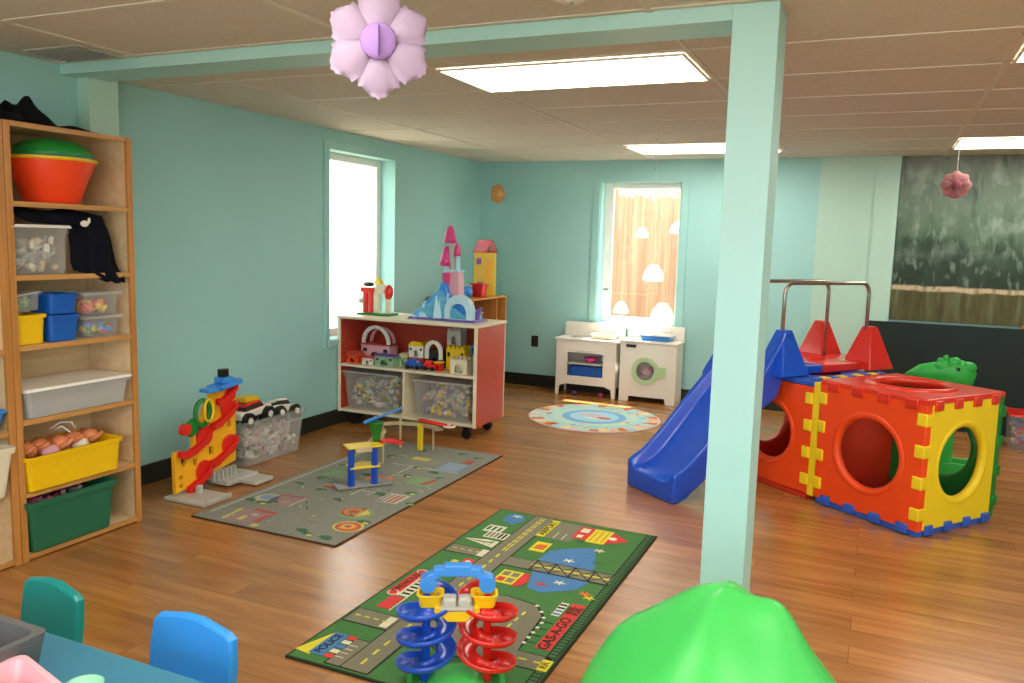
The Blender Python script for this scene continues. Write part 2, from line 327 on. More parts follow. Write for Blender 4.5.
a.box(((-4.2 + nx0) / 2, YN - .05, (nz0 + nz1) / 2), (nx0 + 4.2, .1, nz1 - nz0), 'wall').box(((nx1 + XR) / 2, YN - .05, (nz0 + nz1) / 2), (XR - nx1, .1, nz1 - nz0), 'wall')
struct('wall_near', a)
a = MB()
for x in (nx0 + .03, nx0 + 1.8, nx0 + 3.6, nx1 - .03): a.box((x, YN - .05, (nz0 + nz1) / 2), (.06, .08, nz1 - nz0), 'vinyl')
for z in (nz0 + .03, nz1 - .03): a.box(((nx0 + nx1) / 2, YN - .05, z), (nx1 - nx0, .08, .06), 'vinyl')
struct('added_fill_window', a)  # unseen window added behind the camera for frontal daylight on column and flower
def portal(name, x, y, z, sx, sy, rot):
    l = bpy.data.lights.new(name, 'AREA'); l.shape = 'RECTANGLE'; l.size = sx; l.size_y = sy; l.cycles.is_portal = True
    o = bpy.data.objects.new(name, l); C.objects.link(o); o.location = (x, y, z); o.rotation_euler = rot
portal('daylight_portal', (nx0 + nx1) / 2, YN - .11, (nz0 + nz1) / 2, nx1 - nx0, nz1 - nz0, (PI / 2, 0, 0))
portal('daylight_portal', -2.2, D + .21, 1.42, .82, 1.42, (-PI / 2, 0, 0))
portal('daylight_portal', -W - .21, 5.79, 1.44, 1.5, .94, (0, -PI / 2, 0))
struct('trim_2', MB().box((-.32, D - .006, CH / 2), (.46, .012, CH), 'wall2').box((.005, D - .014, CH / 2), (.19, .028, CH), 'wall2'))
struct('beam_1', MB().box((-2.1795, 3.06, CH - .026), (3.315, .22, .053), 'post').box((-3.90, 3.10, CH - .026), (.13, .14, .053), 'post'))
# column: beam end sits on it
struct('column', MB().box((-.445, 3.06, CH / 2), (.154, .22, CH), 'post', .003), rz=0)
C.objects['column'].name = 'column_1'
struct('baseboard_left', MB().box((-W + .008, (3.18 + D) / 2, .06), (.016, D - 3.18, .12), 'base', .004))
struct('baseboard_back', MB().box((.3, D - .022, .06), (XR + W - .05, .016, .12), 'base', .004))
# ceiling grid
a = MB()
for x in (-3.29, -2.05, -.81, .43, 1.67, 2.91): a.box((x, (D + YN) / 2, CH - .002), (.024, D - YN, .006), 'tbar')
for y in [3.56 + .64 * k for k in range(-8, 7)]:
    a.box((.3, y, CH - .0015), (XR + W, .024, .005), 'tbar')
struct('trim_3', a)
# window casings, frames
a = MB()
for o in (.045,):
    a.box((-W + .008, wy0 - .04, (wz0 + wz1) / 2), (.016, .06, wz1 - wz0 + .14), 'wall', .003).box((-W + .008, wy1 + .03, (wz0 + wz1) / 2), (.016, .06, wz1 - wz0 + .14), 'wall', .003)
    a.box((-W + .008, (wy0 + wy1) / 2, wz1 + .035), (.016, wy1 - wy0 + .02, .07), 'wall', .003).box((-W + .012, (wy0 + wy1) / 2, wz0 - .03), (.03, wy1 - wy0 + .06, .05), 'wall', .003)
w1 = struct('window_1', a)
a = MB(); X = -W - .16
for y in (wy0 + .03, wy1 - .03): a.box((X, y, (wz0 + wz1) / 2), (.05, .06, wz1 - wz0), 'vinyl', .004)
for z in (wz0 + .03, wz1 - .03): a.box((X, (wy0 + wy1) / 2, z), (.05, wy1 - wy0 - .122, .06), 'vinyl', .004)
a.build('window_frame', w1)
MB().box((X, (wy0 + wy1) / 2, (wz0 + wz1) / 2), (.006, wy1 - wy0 - .12, wz1 - wz0 - .12), 'glass').build('pane', w1)
a = MB()
a.box((bx0 - .045, D - .008, (bz0 + bz1) / 2), (.07, .016, bz1 - bz0 + .14), 'wall', .003).box((bx1 + .045, D - .008, (bz0 + bz1) / 2), (.07, .016, bz1 - bz0 + .14), 'wall', .003)
a.box(((bx0 + bx1) / 2, D - .008, bz1 + .035), (bx1 - bx0 + .02, .016, .07), 'wall', .003).box(((bx0 + bx1) / 2, D - .012, bz0 - .02), (bx1 - bx0 + .06, .03, .04), 'white', .003)
w2 = struct('window_2', a)
a = MB(); Y = D + .155
for x, ww in ((bx0 + .045, .09), (bx1 - .02, .04)): a.box((x, Y, (bz0 + bz1) / 2), (ww, .05, bz1 - bz0), 'vinyl', .004)
for z, hh in ((bz0 + .03, .06), (bz1 - .03, .06)): a.box(((bx0 + bx1) / 2 + .025, Y, z), (bx1 - bx0 - .132, .05, hh), 'vinyl', .004)
a.box((bx0 + .05, Y - .03, 1.05), (.05, .02, .02), 'grey', .003)
a.build('window_frame', w2)
MB().box(((bx0 + bx1) / 2 + .025, Y, (bz0 + bz1) / 2), (bx1 - bx0 - .13, .006, bz1 - bz0 - .12), 'glass').build('pane', w2)
# troffers
def troffer(x0, y0, dy, label):
    t = thing('ceiling_light', label, 'ceiling light', (x0 + .61, y0 + dy / 2, CH - .01))
    MB().plate(rect(-.60, -dy / 2 + .012, .60, dy / 2 - .012), [rect(-.59, -dy / 2 + .024, .59, dy / 2 - .024)], .01, 'tbar').build('frame', t)
    MB().box((0, 0, 0), (1.178, dy - .05, .006), 'lamp').build('diffuser', t)
troffer(-2.04, 3.58, .61, 'large glowing fluorescent ceiling light just behind the beam, left of the column')
troffer(-2.04, 6.78, .61, 'far ceiling light in front of the back window, partly hidden by the column')
troffer(.44, 6.78, .62, 'far ceiling light in front of the forest mural')
troffer(.44, 3.55, .60, 'ceiling light cut off by the right edge of the photo')
for x, y in ((-2.04, -.9), (.44, -.9), (.44, 1.0), (2.92, 1.0), (-2.04, 1.0), (2.92, 3.58)):
    troffer(x, y, .61, 'ceiling light outside the photographed view'); [o for o in C.objects if o.name.startswith('ceiling_light')][-1]['group'] = 'ceiling lights outside the view'
# outside
g = MB().box((0, 6, -.3), (40, 40, .1), 'ground').build('ground'); g['kind'] = 'structure'
t = thing('wooden_fence', 'sunlit pinkish-brown board fence outside the back window', 'fence', (-2.3, 9.4, -.25))
a = MB()
for k in range(24): a.box((-1.9 + k * .16, 0, 1.35), (.159, .02, 2.7), 'fence', .004)
a.build('boards', t)
a = MB().box((0, .035, .4), (3.9, .045, .09), 'fence').box((0, .035, 2.1), (3.9, .045, .09), 'fence'); a.build('rails', t)
t = thing('white_shed_wall', 'bright white rendered building outside the left window', 'building', (-5.6, 6, -.25))
a = MB(); a.box((0, 0, 2), (.2, 12, 4), 'vinyl'); a.build('wall', t)
MB().box((.12, .9, 1.9), (.04, .5, .9), 'lgrey', .01).build('shutter', t)
orn = [((-2.42, 8.9, 1.64), .075, 'left'), ((-2.03, 8.9, 1.70), .085, 'upper right'), ((-2.38, 8.9, 1.12), .0, ''), ((-2.27, 8.9, 1.20), .12, 'large middle'), ((-1.91, 8.9, 1.17), .09, 'right'), ((-2.62, 8.9, .80), .09, ''), ((-2.15, 8.9, .78), .13, ''), ((-1.80, 8.9, .76), .10, '')]
nm = ['white paper lantern hanging high on the left outside the back window', 'white paper lantern hanging high on the right outside the back window', '', 'largest white paper lantern, mid-height in the back window', 'white paper lantern at mid-height against the window right edge', 'small white lantern low at the left behind the back window', 'wide white lantern low in the middle behind the back window', 'white lantern low at the right behind the back window']
for (p, r, _), lb in zip(orn, nm):
    if not r: continue
    t = thing('paper_lantern', lb, 'lantern', p, 0, 'white lanterns outside the back window')
    MB().lathe([(0, -r * .7), (r * .8, -r * .65), (r, -r * .4), (r * .75, .3 * r), (r * .35, r * .8), (0, r * .85)], 'glow').build('shade', t)
    MB().cyl((0, 0, r * .8), (0, 0, 2.34 - p[2]), .0012, 'tanp', seg=6).build('cord', t)
random.seed(3)
a = MB(); a.cyl((-2.95, 8.9, 2.35), (-1.4, 8.9, 2.35), .012, 'tanp').cyl((-2.95, 8.9, -.25), (-2.95, 8.9, 2.36), .014, 'tanp').cyl((-1.4, 8.9, -.25), (-1.4, 8.9, 2.36), .014, 'tanp'); tag(a.build('hanging_rail'), 'thin rail outside carrying the lanterns above the back window', 'rail')
a = MB()
for k in range(60):
    x = -2.62 + k * .016; a.sph((x, 8.7, 2.07 + .035 * math.sin(k * 1.3) + random.uniform(-.03, .03)), .028, 'glow', (1, .5, random.uniform(.5, 1)), seg=8, rot=(random.random(), random.random(), 0))
a.tube([(-2.65 + .1 * i, 8.7, 2.09 + .02 * math.sin(i)) for i in range(12)], .006, 'tanp')
tag(a.build('leaf_garland'), 'pale leafy garland across the top of the back window, outside', 'garland')
a = MB(); a.tube([(-1.83, 8.75, .2 - .45), (-1.82, 8.75, 1.2), (-1.84, 8.75, 2.1), (-1.7, 8.75, 2.3)], .02, 'vinyl')
for z in (1.25, 1.75): a.tube([(-1.83, 8.75, z), (-1.72, 8.75, z + .03), (-1.6, 8.75, z - .02)], .017, 'vinyl')
tag(a.build('white_trellis'), 'white painted trellis pole outside at the right of the back window', 'trellis')
# wall things
mu = MB().box((1.25, -.008, .71), (2.29, .012, 1.416), 'mural').build('forest_mural', loc=(0, D - .002, .92))
tag(mu, 'painted mural of misty conifer forest above a brown lake shore', 'mural')
t = thing('folding_mat', 'dark green padded board standing along the wall under the mural', 'padded board', (0, 7.90, 0))
for i in range(3):
    MB().box((.34 + .80 * i + .0, 0, .455), (.80, .05, .905), 'dgreen').build('panel', t)
tag(MB().box((1.32, 7.9, .925), (.42, .03, .028), 'ror', .004).build('orange_strip'), 'thin orange strip lying on top of the dark green board', 'strip')
t = thing('wall_outlet', 'small black wall outlet between the red cart and the toy stove', 'outlet', (-3.275, D - .006, .473))
MB().box((0, 0, 0), (.075, .01, .115), 'blk', .003).build('cover_plate', t)
a = MB()
for z in (.026, -.026): a.box((0, -.006, z), (.034, .004, .03), 'dark', .003)
a.build('socket', t)
t = thing('ceiling_vent', 'dark ceiling vent in the corner above the tall shelf', 'vent', (-3.52, 2.78, CH - .006))
MB().box((0, 0, 0), (.36, .24, .008), 'lgrey').build('frame', t)
a = MB()
for k in range(7): a.box((0, -.09 + .03 * k, -.006), (.32, .012, .01), 'grey', rot=(.5, 0, 0))
a.build('slats', t)
t = thing('smoke_detector', 'round white smoke detector at the top edge of the photo', 'smoke detector', (-.99, 2.62, CH))
MB().lathe([(0, -.04), (.035, -.04), (.055, -.03), (.065, -.005), (.065, 0)], 'lidw').build('housing', t)
MB().lathe([(.0, -.046), (.012, -.045), (.012, -.038), (0, -.038)], 'lgrey').build('button', t)

# ------------------------------------------------------------------ paper flowers
def flower(name, label, loc, R_, n, rz, m1, m2, cordz, tilt=0, rot0=0, cl=True):
    t = thing(name, label, 'hanging flower', loc, rz)
    for k in range(n):
        ang = rot0 + 2 * PI * k / n
        out = []
        prof = [(.08, .05), (.35, .30), (.62, .44), (.85, .46), (.95, .40), (.93, .30), (1.0, .20), (.96, .08), (1.03, 0), (.96, -.08), (1.0, -.20), (.93, -.30), (.95, -.40), (.85, -.46), (.62, -.44), (.35, -.30), (.08, -.05)]
        b = bmesh.new(); ca, sa = math.cos(ang), math.sin(ang); fr = []; bk = []
        def V(u, v, dy): return (R_ * (u * ca - v * sa), dy, R_ * (u * sa + v * ca))
        # fan of strips along the axis so the petal is cupped
        us = [.05, .2, .35, .5, .65, .8, .9, 1.0]; wd = [.04, .14, .24, .33, .385, .39, .33, .18]
        rows = []
        for u, wv in zip(us, wd):
            row = []
            for q in range(7):
                f = -1 + q / 3; sc_ = 1 + (.035 if q % 2 else 0) * (u > .85) - .12 * abs(f) ** 2 * (u > .85)
                row.append(b.verts.new(V(u * sc_, wv * f, -R_ * (.16 * (1 - f * f) * math.sin(u * 3) - .10 * u) + (k % 2) * .006)))
            rows.append(row)
        for A, B in zip(rows, rows[1:]):
            for q in range(6): b.faces.new((A[q], A[q + 1], B[q + 1], B[q]))
        bmesh.ops.solidify(b, geom=b.faces[:], thickness=.002)
        a = MB(); a._add(b, m1, None, True); a.build('petal', t)
    a = MB()
    a.sph((0, -R_ * .10, 0), R_ * .34, m2, (1, .35, 1), 20)
    a.sph((0, -R_ * .22, 0), R_ * .26, m2, (.10, .8, 1.1), 12)
    a.build('centre', t)
    MB().cyl((0, .01, R_ * .2), (0, .01, cordz), .0012, 'lidw', seg=6).build('string', t)
flower('paper_flower', 'large lilac paper flower hanging from the ceiling in front of the beam', (-1.285, 1.95, 2.045), .145, 6, .55, 'pinkf', 'lil', CH - 2.04, rot0=PI / 2)
flower('paper_flower', 'small dusty pink paper flower hanging in front of the forest mural', (.47, 7.0, 2.023), .105, 8, 0, 'pink2', 'pink3', CH - 2.023)
flower('paper_flower', 'small peach paper flower hanging in the far left corner', (-3.52, 7.5, 1.98), .10, 8, 1.15, 'orf', 'orf', CH - 1.98)
t = thing('bead_string', 'thin string of clear beads hanging from the ceiling before the back window', 'bead string', (-1.34, 5.2, CH))
MB().cyl((0, 0, 0), (0, 0, -.42), .001, 'lidw', seg=6).build('string', t)
a = MB()
for z in (.02, .05, .10, .16, .22, .27, .34, .41): a.sph((random.uniform(-.008, .008), 0, -z), .007, 'clear', (1, 1, 1.2), 8)
a.build('beads', t)

# ------------------------------------------------------------------ tall storage shelf (left wall)
SX, SD = -3.455, .335     # front plane, depth
def shelf_unit(y0, y1, label, levels):
    t = thing('storage_shelf', label, 'shelf', (SX - SD / 2, (y0 + y1) / 2, 0)); wdt = y1 - y0
    for s in (-1, 1):
        p_ = MB().box((-.008, s * (wdt / 2 - .012), .985), (SD - .018, .022, 1.97), 'birch').build('side_panel', t)
        MB().box((SD / 2 - .008, s * (wdt / 2 - .016), .9875), (.016, .032, 1.975), 'edge', .002).build('edge_strip', p_)
    MB().box((-SD / 2 + .004, 0, .985), (.006, wdt - .048, 1.95), 'birch').build('back_panel', t)
    for z in levels:
        sh = MB().box((-.008, 0, z - .009), (SD - .022, wdt - .048, .018), 'birch').build('shelf_board', t)
        MB().box((SD / 2 - .009, 0, z - .011), (.014, wdt - .066, .024), 'edgey', .002).build('edge_strip', sh)
    return t
LV = (.03, .32, .655, .993, 1.308, 1.632, 1.975)
shelf_unit(2.375, 3.038, 'tall birch storage shelf stacked with toy bins beside the left wall', LV)
shelf_unit(1.70, 2.372, 'birch storage shelf cut off by the left edge of the photo', (.03, .62, .985, 1.632, 1.975))
FX = SX - .02
def tubthing(name, label, cat, x, y, z, w_, d_, h, m, rim=.008, taper=.9, rz=0, lid=None, group=None, content=None, lidn='lid'):
    t = thing(name, label, cat, (x, y, z), rz, group)
    MB().tub((0, 0, 0), (w_ * taper, d_ * taper), (w_, d_), h, .004, m, rim).build('tub', t)
    if lid: MB().frus((0, 0, h + .001), (w_ + .024, d_ + .024), (w_ + .01, d_ + .01), .014, lid, .003).build(lidn, t)
    if content:
        MB_content(w_ * taper - .014, d_ * taper - .014, h * content[1], content[0]).build('contents', t, kind='stuff')
    return t
def MB_content(w_, d_, h, cols, n=None, seed=1):
    random.seed(seed + int(w_ * 1000)); a = MB(); n = n or int(70 + 900 * w_ * d_)
    for k in range(n):
        sz = random.uniform(.012, .028); p_ = (random.uniform(-.5, .5) * (w_ - 2 * sz), random.uniform(-.5, .5) * (d_ - 2 * sz), .008 + sz + random.random() * max(h - 2 * sz, .01))
        rr = (random.random() * 3, random.random() * 3, random.random() * 3); m = random.choice(cols); q = random.random()
        if q < .4: a.box(p_, (sz * 2, sz * 1.3, sz), m, .003, rr)
        elif q < .7: a.sph(p_, sz, m, (1, .8, .7), 8)
        else: a.lathe([(0, -sz), (sz * .8, -sz), (sz * .5, 0), (sz * .8, sz), (0, sz)], m, p_, 10, rr)
    return a
# top: black clothing
def cloth(name, label, pts, m, loc, cat='clothing'):
    a = MB(); b = bmesh.new(); n = 26
    L_, Wd, hf = pts
    g = [[b.verts.new((Wd * (i / n - .5), L_ * (j / (2 * n) - .5), 0)) for j in range(2 * n + 1)] for i in range(n + 1)]
    for i in range(n):
        for j in range(2 * n): b.faces.new((g[i][j], g[i + 1][j], g[i + 1][j + 1], g[i][j + 1]))
    for i in range(n + 1):
        for j in range(2 * n + 1):
            u = i / n; v = j / (2 * n); e = min(u, 1 - u, v * 1.6, (1 - v) * 1.6) * 6; e = min(1, max(e, 0))
            g[i][j].co.z = hf(v) * (e ** .6) * (.8 + .2 * math.sin(u * 9 + v * 14) + .16 * math.sin(v * 37 + u * 5)) + .002
            g[i][j].co.x += .02 * math.sin(v * 25)
    bmesh.ops.solidify(b, geom=b.faces[:], thickness=.004)
    a._add(b, m, None, True); return tag(a.build(name, loc=loc), label, cat)
cloth('folded_jacket', 'crumpled black jacket lying on top of the tall shelf', (.62, .27, lambda v: (.05 + .12 * max(0, 1 - abs(v - .48) * 8)) * (1.2 - v)), 'black', (-3.62, 2.58, LV[6] + .004))
# bowls
def bowl(name, label, y, z, r, h, m, rz=0, rimm='yel'):
    t = thing(name, label, 'bowl', (-3.60, y, z), 0, 'stacked plastic bowls')
    MB().lathe([(0, 0), (r * .55, 0), (r * .62, .01), (r * .8, h * .55), (r, h), (r * 1.0, h + .004), (r * .975, h), (r * .77, h * .55), (r * .58, .016), (0, .012)], m).build('body', t)
    MB().lathe([(r * 1.0, h - .004), (r * 1.035, h), (r * 1.03, h + .012), (r * .985, h + .012), (r * .98, h - .002)], rimm).build('rim', t)
    return t
bowl('plastic_bowl', 'big orange plastic bowl with yellow rim on the top shelf', 2.70, LV[5] + .001, .195, .20, 'ob', rimm='yel')
t = thing('plastic_bowl', 'green bowl turned upside down on the big orange bowl', 'bowl', (-3.60, 2.71, LV[5] + .215), 0, 'stacked plastic bowls')
MB().lathe([(.175, 0), (.18, .008), (.168, .035), (.125, .07), (.07, .085), (0, .087)], 'gb').build('body', t)
MB().lathe([(.175, 0), (.186, 0), (.184, .008), (.175, .01)], 'teal').build('rim', t)
# clear bin + navy cloth
tubthing('storage_bin', 'clear plastic bin with white lid and tangled white toys, left of the navy coat', 'storage bin', -3.57, 2.54, LV[4] + .001, .21, .275, .21, 'clear', taper=.95, lid='lidw', content=(['lgrey', 'cream', 'tanp', 'grey'], .8))
a = MB(); b = bmesh.new(); rows = []
for i, (z, ya, yb, xo) in enumerate([(1.608, 2.47, 2.88, -.03), (1.59, 2.46, 2.92, -.01), (1.56, 2.47, 2.935, -.005), (1.545, 2.52, 2.94, .0), (1.53, 2.70, 2.945, .01), (1.48, 2.705, 2.955, .02), (1.42, 2.71, 2.96, .025), (1.36, 2.71, 2.965, .03), (1.325, 2.72, 2.97, .04), (1.312, 2.76, 2.97, .062), (1.285, 2.82, 2.97, .068), (1.262, 2.88, 2.97, .068)]):
    row = []
    for k in range(17):
        f = k / 16; y = ya + (yb - ya) * f; x = SX - .055 + xo + .012 * math.sin(f * 15 + i * .5) - .02 * (1 - math.sin(f * PI)) - (.05 if i == 0 else 0)
        row.append(b.verts.new((x, y, z + .006 * math.sin(f * 11))))
    rows.append(row)
for A, B in zip(rows, rows[1:]):
    for k in range(16): b.faces.new((A[k], A[k + 1], B[k + 1], B[k]))
bmesh.ops.solidify(b, geom=b.faces[:], thickness=.03)
a._add(b, 'navy', None, True)
t = thing('coat', 'dark navy coat with a small white logo stuffed beside the clear bin', 'coat', (0, 0, 0))
a.build('body', t)
MB().sph((SX - .012, 2.765, 1.545), .022, 'lidw', (.15, 1.1, .7), 10).sph((SX - .012, 2.79, 1.56), .014, 'lidw', (.15, .6, 1.0), 8).build('logo', t)
# level 3
z3 = LV[3] + .001
tubthing('storage_bin', 'small yellow bin under the tilted clear box, third shelf from the top', 'storage bin', -3.56, 2.478, z3, .17, .15, .135, 'yelb', taper=.92)
t = thing('storage_box', 'small clear box with green contents tilted on the small yellow bin', 'storage box', (-3.56, 2.478, z3 + .149)); t.rotation_euler = (.12, 0, 0)
MB().tub((0, 0, 0), (.15, .115), (.165, .13), .075, .003, 'clear', .004).build('tub', t)
MB().frus((0, 0, .0765), (.175, .14), (.168, .133), .008, 'frost', .002).build('lid', t)
MB_content(.12, .09, .045, [P['toyg'], P['green']], 40).build('contents', t, kind='stuff')
tubthing('storage_bin', 'blue bin on the third shelf, bottom of the two stacked blue bins', 'storage bin', -3.56, 2.647, z3, .18, .15, .125, 'bbin', group='blue bins')
tubthing('storage_bin', 'blue bin stacked on top of the other blue bin', 'storage bin', -3.56, 2.65, z3 + .127, .175, .145, .095, 'bbin', group='blue bins')
tubthing('storage_box', 'clear box of green and yellow toys, lower of the two by the shelf side', 'storage box', -3.56, 2.855, z3, .18, .20, .092, 'clear', lid='frost', content=(['green', 'yel', 'lblue', 'toyg', 'red'], .85))
tubthing('storage_box', 'clear box of yellow and orange toys, upper of the two by the shelf side', 'storage box', -3.56, 2.855, z3 + .1085, .18, .20, .10, 'clear', lid='frost', content=(['yel', 'orange', 'yel', 'red'], .65))
# level 2: wide flat white lid tub
tubthing('storage_bin', 'long low translucent bin with a wide white lid', 'storage bin', -3.585, 2.70, LV[2] + .001, .275, .555, .125, 'frost', taper=.93, lid='lidw', content=(['pinkp', 'lgrey', 'cblue'], .5))
# level 1 : yellow bin of dolls
t = tubthing('storage_bin', 'large yellow bin full of baby dolls', 'storage bin', -3.58, 2.655, LV[1] + .001, .30, .50, .165, 'yelb', taper=.94)
random.seed(8)
def doll_mb(mcl):
    a = MB(); return a
lbl = ['peach doll at the left end of the yellow bin, lying on its back', 'peach doll beside the red cloth in the yellow bin', 'peach doll in the middle of the yellow bin under white string', 'bald peach doll right of the middle of the yellow bin', 'peach doll at the right end of the yellow bin']
for k, (y, x, rz_) in enumerate([(2.49, -3.56, 1.2), (2.575, -3.59, 1.35), (2.66, -3.56, 1.8), (2.745, -3.58, 1.4), (2.825, -3.56, 1.7)]):
    t = thing('baby_doll', lbl[k], 'doll', (x, y, LV[1] + .094), rz_, 'dolls in the yellow bin')
    a = MB(); a.sph((0, 0, .075), .043, 'skin', (1, 1.1, .9), 16); a.sph((-.05, 0, .055), .038, 'skin', (1.3, .9, .8), 14)
    for s in (-1, 1): a.tube([(-.03, s * .03, .065), (-.01, s * .055, .08), (.02, s * .062, .10)], [.015, .012, .01], 'skin', 8)
    a.sph((.037, 0, .08), .007, 'skin', seg=8)
    a.build('body', t)
    a = MB(); a.sph((-.065, 0, .052), .042, ['red', 'cream', 'pinkp', 'lidw', 'cream'][k], (1.2, 1, .75), 14); a.build('clothes', t)
a = MB(); a.tube([(-3.55, 2.60, .57), (-3.52, 2.64, .60), (-3.50, 2.68, .595), (-3.50, 2.70, .56)], .004, 'lidw', 8).tube([(-3.55, 2.62, .56), (-3.5, 2.63, .585), (-3.48, 2.66, .55)], .004, 'lidw', 8)
tag(a.build('loose_string'), 'loose white string over the dolls in the yellow bin', 'string')
# bottom : green tub
tubthing('storage_bin', 'dark green tub on the bottom shelf', 'storage bin', -3.58, 2.635, LV[0] + .001, .29, .46, .245, 'grbin', rim=.012, taper=.90, content=(['pinkp', 'hot', 'purp', 'grey'], .95))
# things in the cut-off shelf
tubthing('storage_bin', 'beige bin with white rim at the left edge of the photo', 'storage bin', -3.56, 2.19, .33 + .0, .28, .30, .23, 'cream', taper=.8, lid=None)
C.objects[-1]
tubthing('plastic_bowl', 'small blue tub above the beige bin at the left photo edge', 'tub', -3.53, 2.24, .622, .16, .18, .10, 'lblue', taper=.75)

# ------------------------------------------------------------------ red cart with toys
t = thing('storage_cart', 'red laminate toy cart on black casters with two lower cubbies', 'toy cart', (-3.315, 5.675, 0))
cw, cd = 1.25, .51
for s in (-1, 1):
    p_ = MB().box((s * (cw / 2 - .012), 0, .487), (.022, cd - .02, .755), 'redlam').build('side_panel', t)
    for y in (-cd / 2 + .006, cd / 2 - .006): MB().box((s * (cw / 2 - .012), y, .487), (.026, .012, .76), 'birchx', .002).build('edge_band', p_)
MB().box((0, 0, .877), (cw + .02, cd + .02, .024), 'birchx', .01).build('top', t)
MB().box((0, -.005, .122), (cw - .05, cd - .02, .02), 'birchx').build('bottom_shelf', t)
MB().box((0, -.005, .492), (cw - .05, cd - .02, .02), 'birchx').build('middle_shelf', t)
MB().box((-.01, -.005, .307), (.02, cd - .03, .346), 'birchx').build('divider', t)
MB().box((0, cd / 2 - .02, .49), (cw - .05, .008, .74), 'redlam').build('back_panel', t)
for sx in (-1, 1):
    for sy in (-1, 1):
        cst = MB().box((sx * .52, sy * .18, .099), (.07, .06, .02), 'blk', .003).box((sx * .52, sy * .18 - .02, .07), (.05, .008, .06), 'blk').box((sx * .52, sy * .18 + .02, .07), (.05, .008, .06), 'blk').build('caster', t)
        MB().cyl((sx * .52, sy * .18 - .015, .041), (sx * .52, sy * .18 + .015, .041), .04, 'blk', seg=20).build('wheel', cst)
cb = ['cream', 'tanp', 'grey', 'yel', 'pinkp', 'lgrey', 'sage']
tubthing('storage_bin', 'clear bin of small toys in the left cubby of the red cart', 'storage bin', -3.64, 5.62, .1335, .52, .36, .295, 'clear', lid='frost', content=(cb, .85))
tubthing('storage_bin', 'clear bin of small toys in the right cubby of the red cart', 'storage bin', -3.0, 5.62, .1335, .49, .36, .285, 'clear', lid='frost', content=(cb + ['purp', 'yel'], .85))
ZS = .5035
def arch(w_, h, n=12):
    return [(-w_ / 2, 0)] + [(w_ / 2 * -math.cos(PI * k / n), h - w_ / 2 + w_ / 2 * math.sin(PI * k / n)) for k in range(n + 1)] + [(w_ / 2, 0)]
def toy_house(label, x, y, z, w_, d_, h, wm, rm, door=.5, roof='gable', win=True, base=None):
    t = thing('toy_house', label, 'toy house', (x, y, z), 0, None)
    holes = [[(p[0], p[1] + .006) for p in arch(w_ * door, h * .6)]]
    a = MB(); a.plate(rect(-w_ / 2, 0, w_ / 2, h), holes, .006, wm, T(0, -d_ / 2, 0) @ XZ)
    a.box((0, d_ / 2, h / 2), (w_, .005, h), wm)
    for s in (-1, 1): a.box((s * (w_ / 2 - .003), 0, h / 2), (.006, d_ - .006, h), wm)
    a.box((0, 0, .003), (w_ - .012, d_ - .006, .006), base or wm)
    a.build('walls', t)
    a = MB()
    if roof == 'gable':
        a.loft([[(-w_ / 2 - .01, -d_ / 2 - .008, h), (w_ / 2 + .01, -d_ / 2 - .008, h), (w_ * .3, -d_ / 2 - .008, h + w_ * .28), (-w_ * .3, -d_ / 2 - .008, h + w_ * .28)],
                [(-w_ / 2 - .01, d_ / 2 + .008, h), (w_ / 2 + .01, d_ / 2 + .008, h), (w_ * .3, d_ / 2 + .008, h + w_ * .28), (-w_ * .3, d_ / 2 + .008, h + w_ * .28)]], rm)
        a.build('roof', t)
    elif roof == 'flat': a.box((0, 0, h + .006), (w_ + .015, d_ + .015, .012), rm, .003); a.build('roof', t)
    elif roof == 'castle':
        for k in range(4):
            a.box((-w_ / 2 + w_ * (k + .5) / 4, -d_ / 2, h + .01), (w_ / 6, .012, .02), rm); a.box((-w_ / 2 + w_ * (k + .5) / 4, d_ / 2, h + .01), (w_ / 6, .012, .02), rm)
        a.build('battlements', t)
    if win:
        a = MB()
        for s in (-1, 1): a.box((s * w_ * .36, -d_ / 2 - .004, h * .72), (w_ * .14, .004, h * .2), 'dark', .001)
        a.build('windows', t)
    return t
def handle_arch(t, w_, z0, h, th, m, y=0):
    o = arch(w_, h, 14); i = [(p[0] * (1 - 2 * th / w_), p[1] - (th if p[1] > 0 else -.0)) for p in arch(w_, h, 14)]
    ring = o + i[::-1]
    MB().plate(ring, [], .018, m, T(0, y, z0) @ XZ, .002).build('carry_handle', t)
h1 = toy_house('pink toy house with a tall white arched handle on the cart shelf', -3.70, 5.66, ZS, .27, .12, .14, 'pinkp', 'redlam', .35, 'flat', True)
handle_arch(h1, .27, .155, .15, .028, 'lidw', -.05); handle_arch(h1, .24, .155, .13, .02, 'pinkp', .05)
toy_house('small orange-fronted toy stable on green base at the cart left end', -3.84, 5.52, ZS, .12, .08, .06, 'orange', 'redlam', .35, 'gable', base='green')
toy_house('low white toy cottage in front of the pink house', -3.69, 5.50, ZS, .10, .06, .05, 'lidw', 'red', .3, 'flat')
toy_house('pale green toy garage with purple roof and dark doorway', -3.535, 5.52, ZS, .17, .09, .075, 'toyg', 'purp', .42, 'flat')
toy_house('grey-green toy barn between the purple-roofed garage and the yellow-roofed house', -3.415, 5.60, ZS, .055, .08, .09, 'sage', 'tanp', .5, 'gable')
h4 = toy_house('white toy house with yellow roof standing on a red-roofed block', -3.315, 5.64, ZS + .075, .13, .09, .09, 'lidw', 'yel', .25, 'gable')
a = MB(); a.box((-3.315, 5.64, ZS + .037), (.14, .12, .072), 'redlam', .004).box((-3.315, 5.577, ZS + .03), (.05, .006, .04), 'dark'); tag(a.build('toy_block'), 'red toy block with dark doorway under the yellow-roofed house', 'toy block')
h5 = toy_house('dark toy cave house with a white arched front', -3.15, 5.66, ZS, .13, .10, .13, 'dark', 'dark', .5, 'flat', False)
handle_arch(h5, .155, .075, .15, .03, 'lidw', -.07)
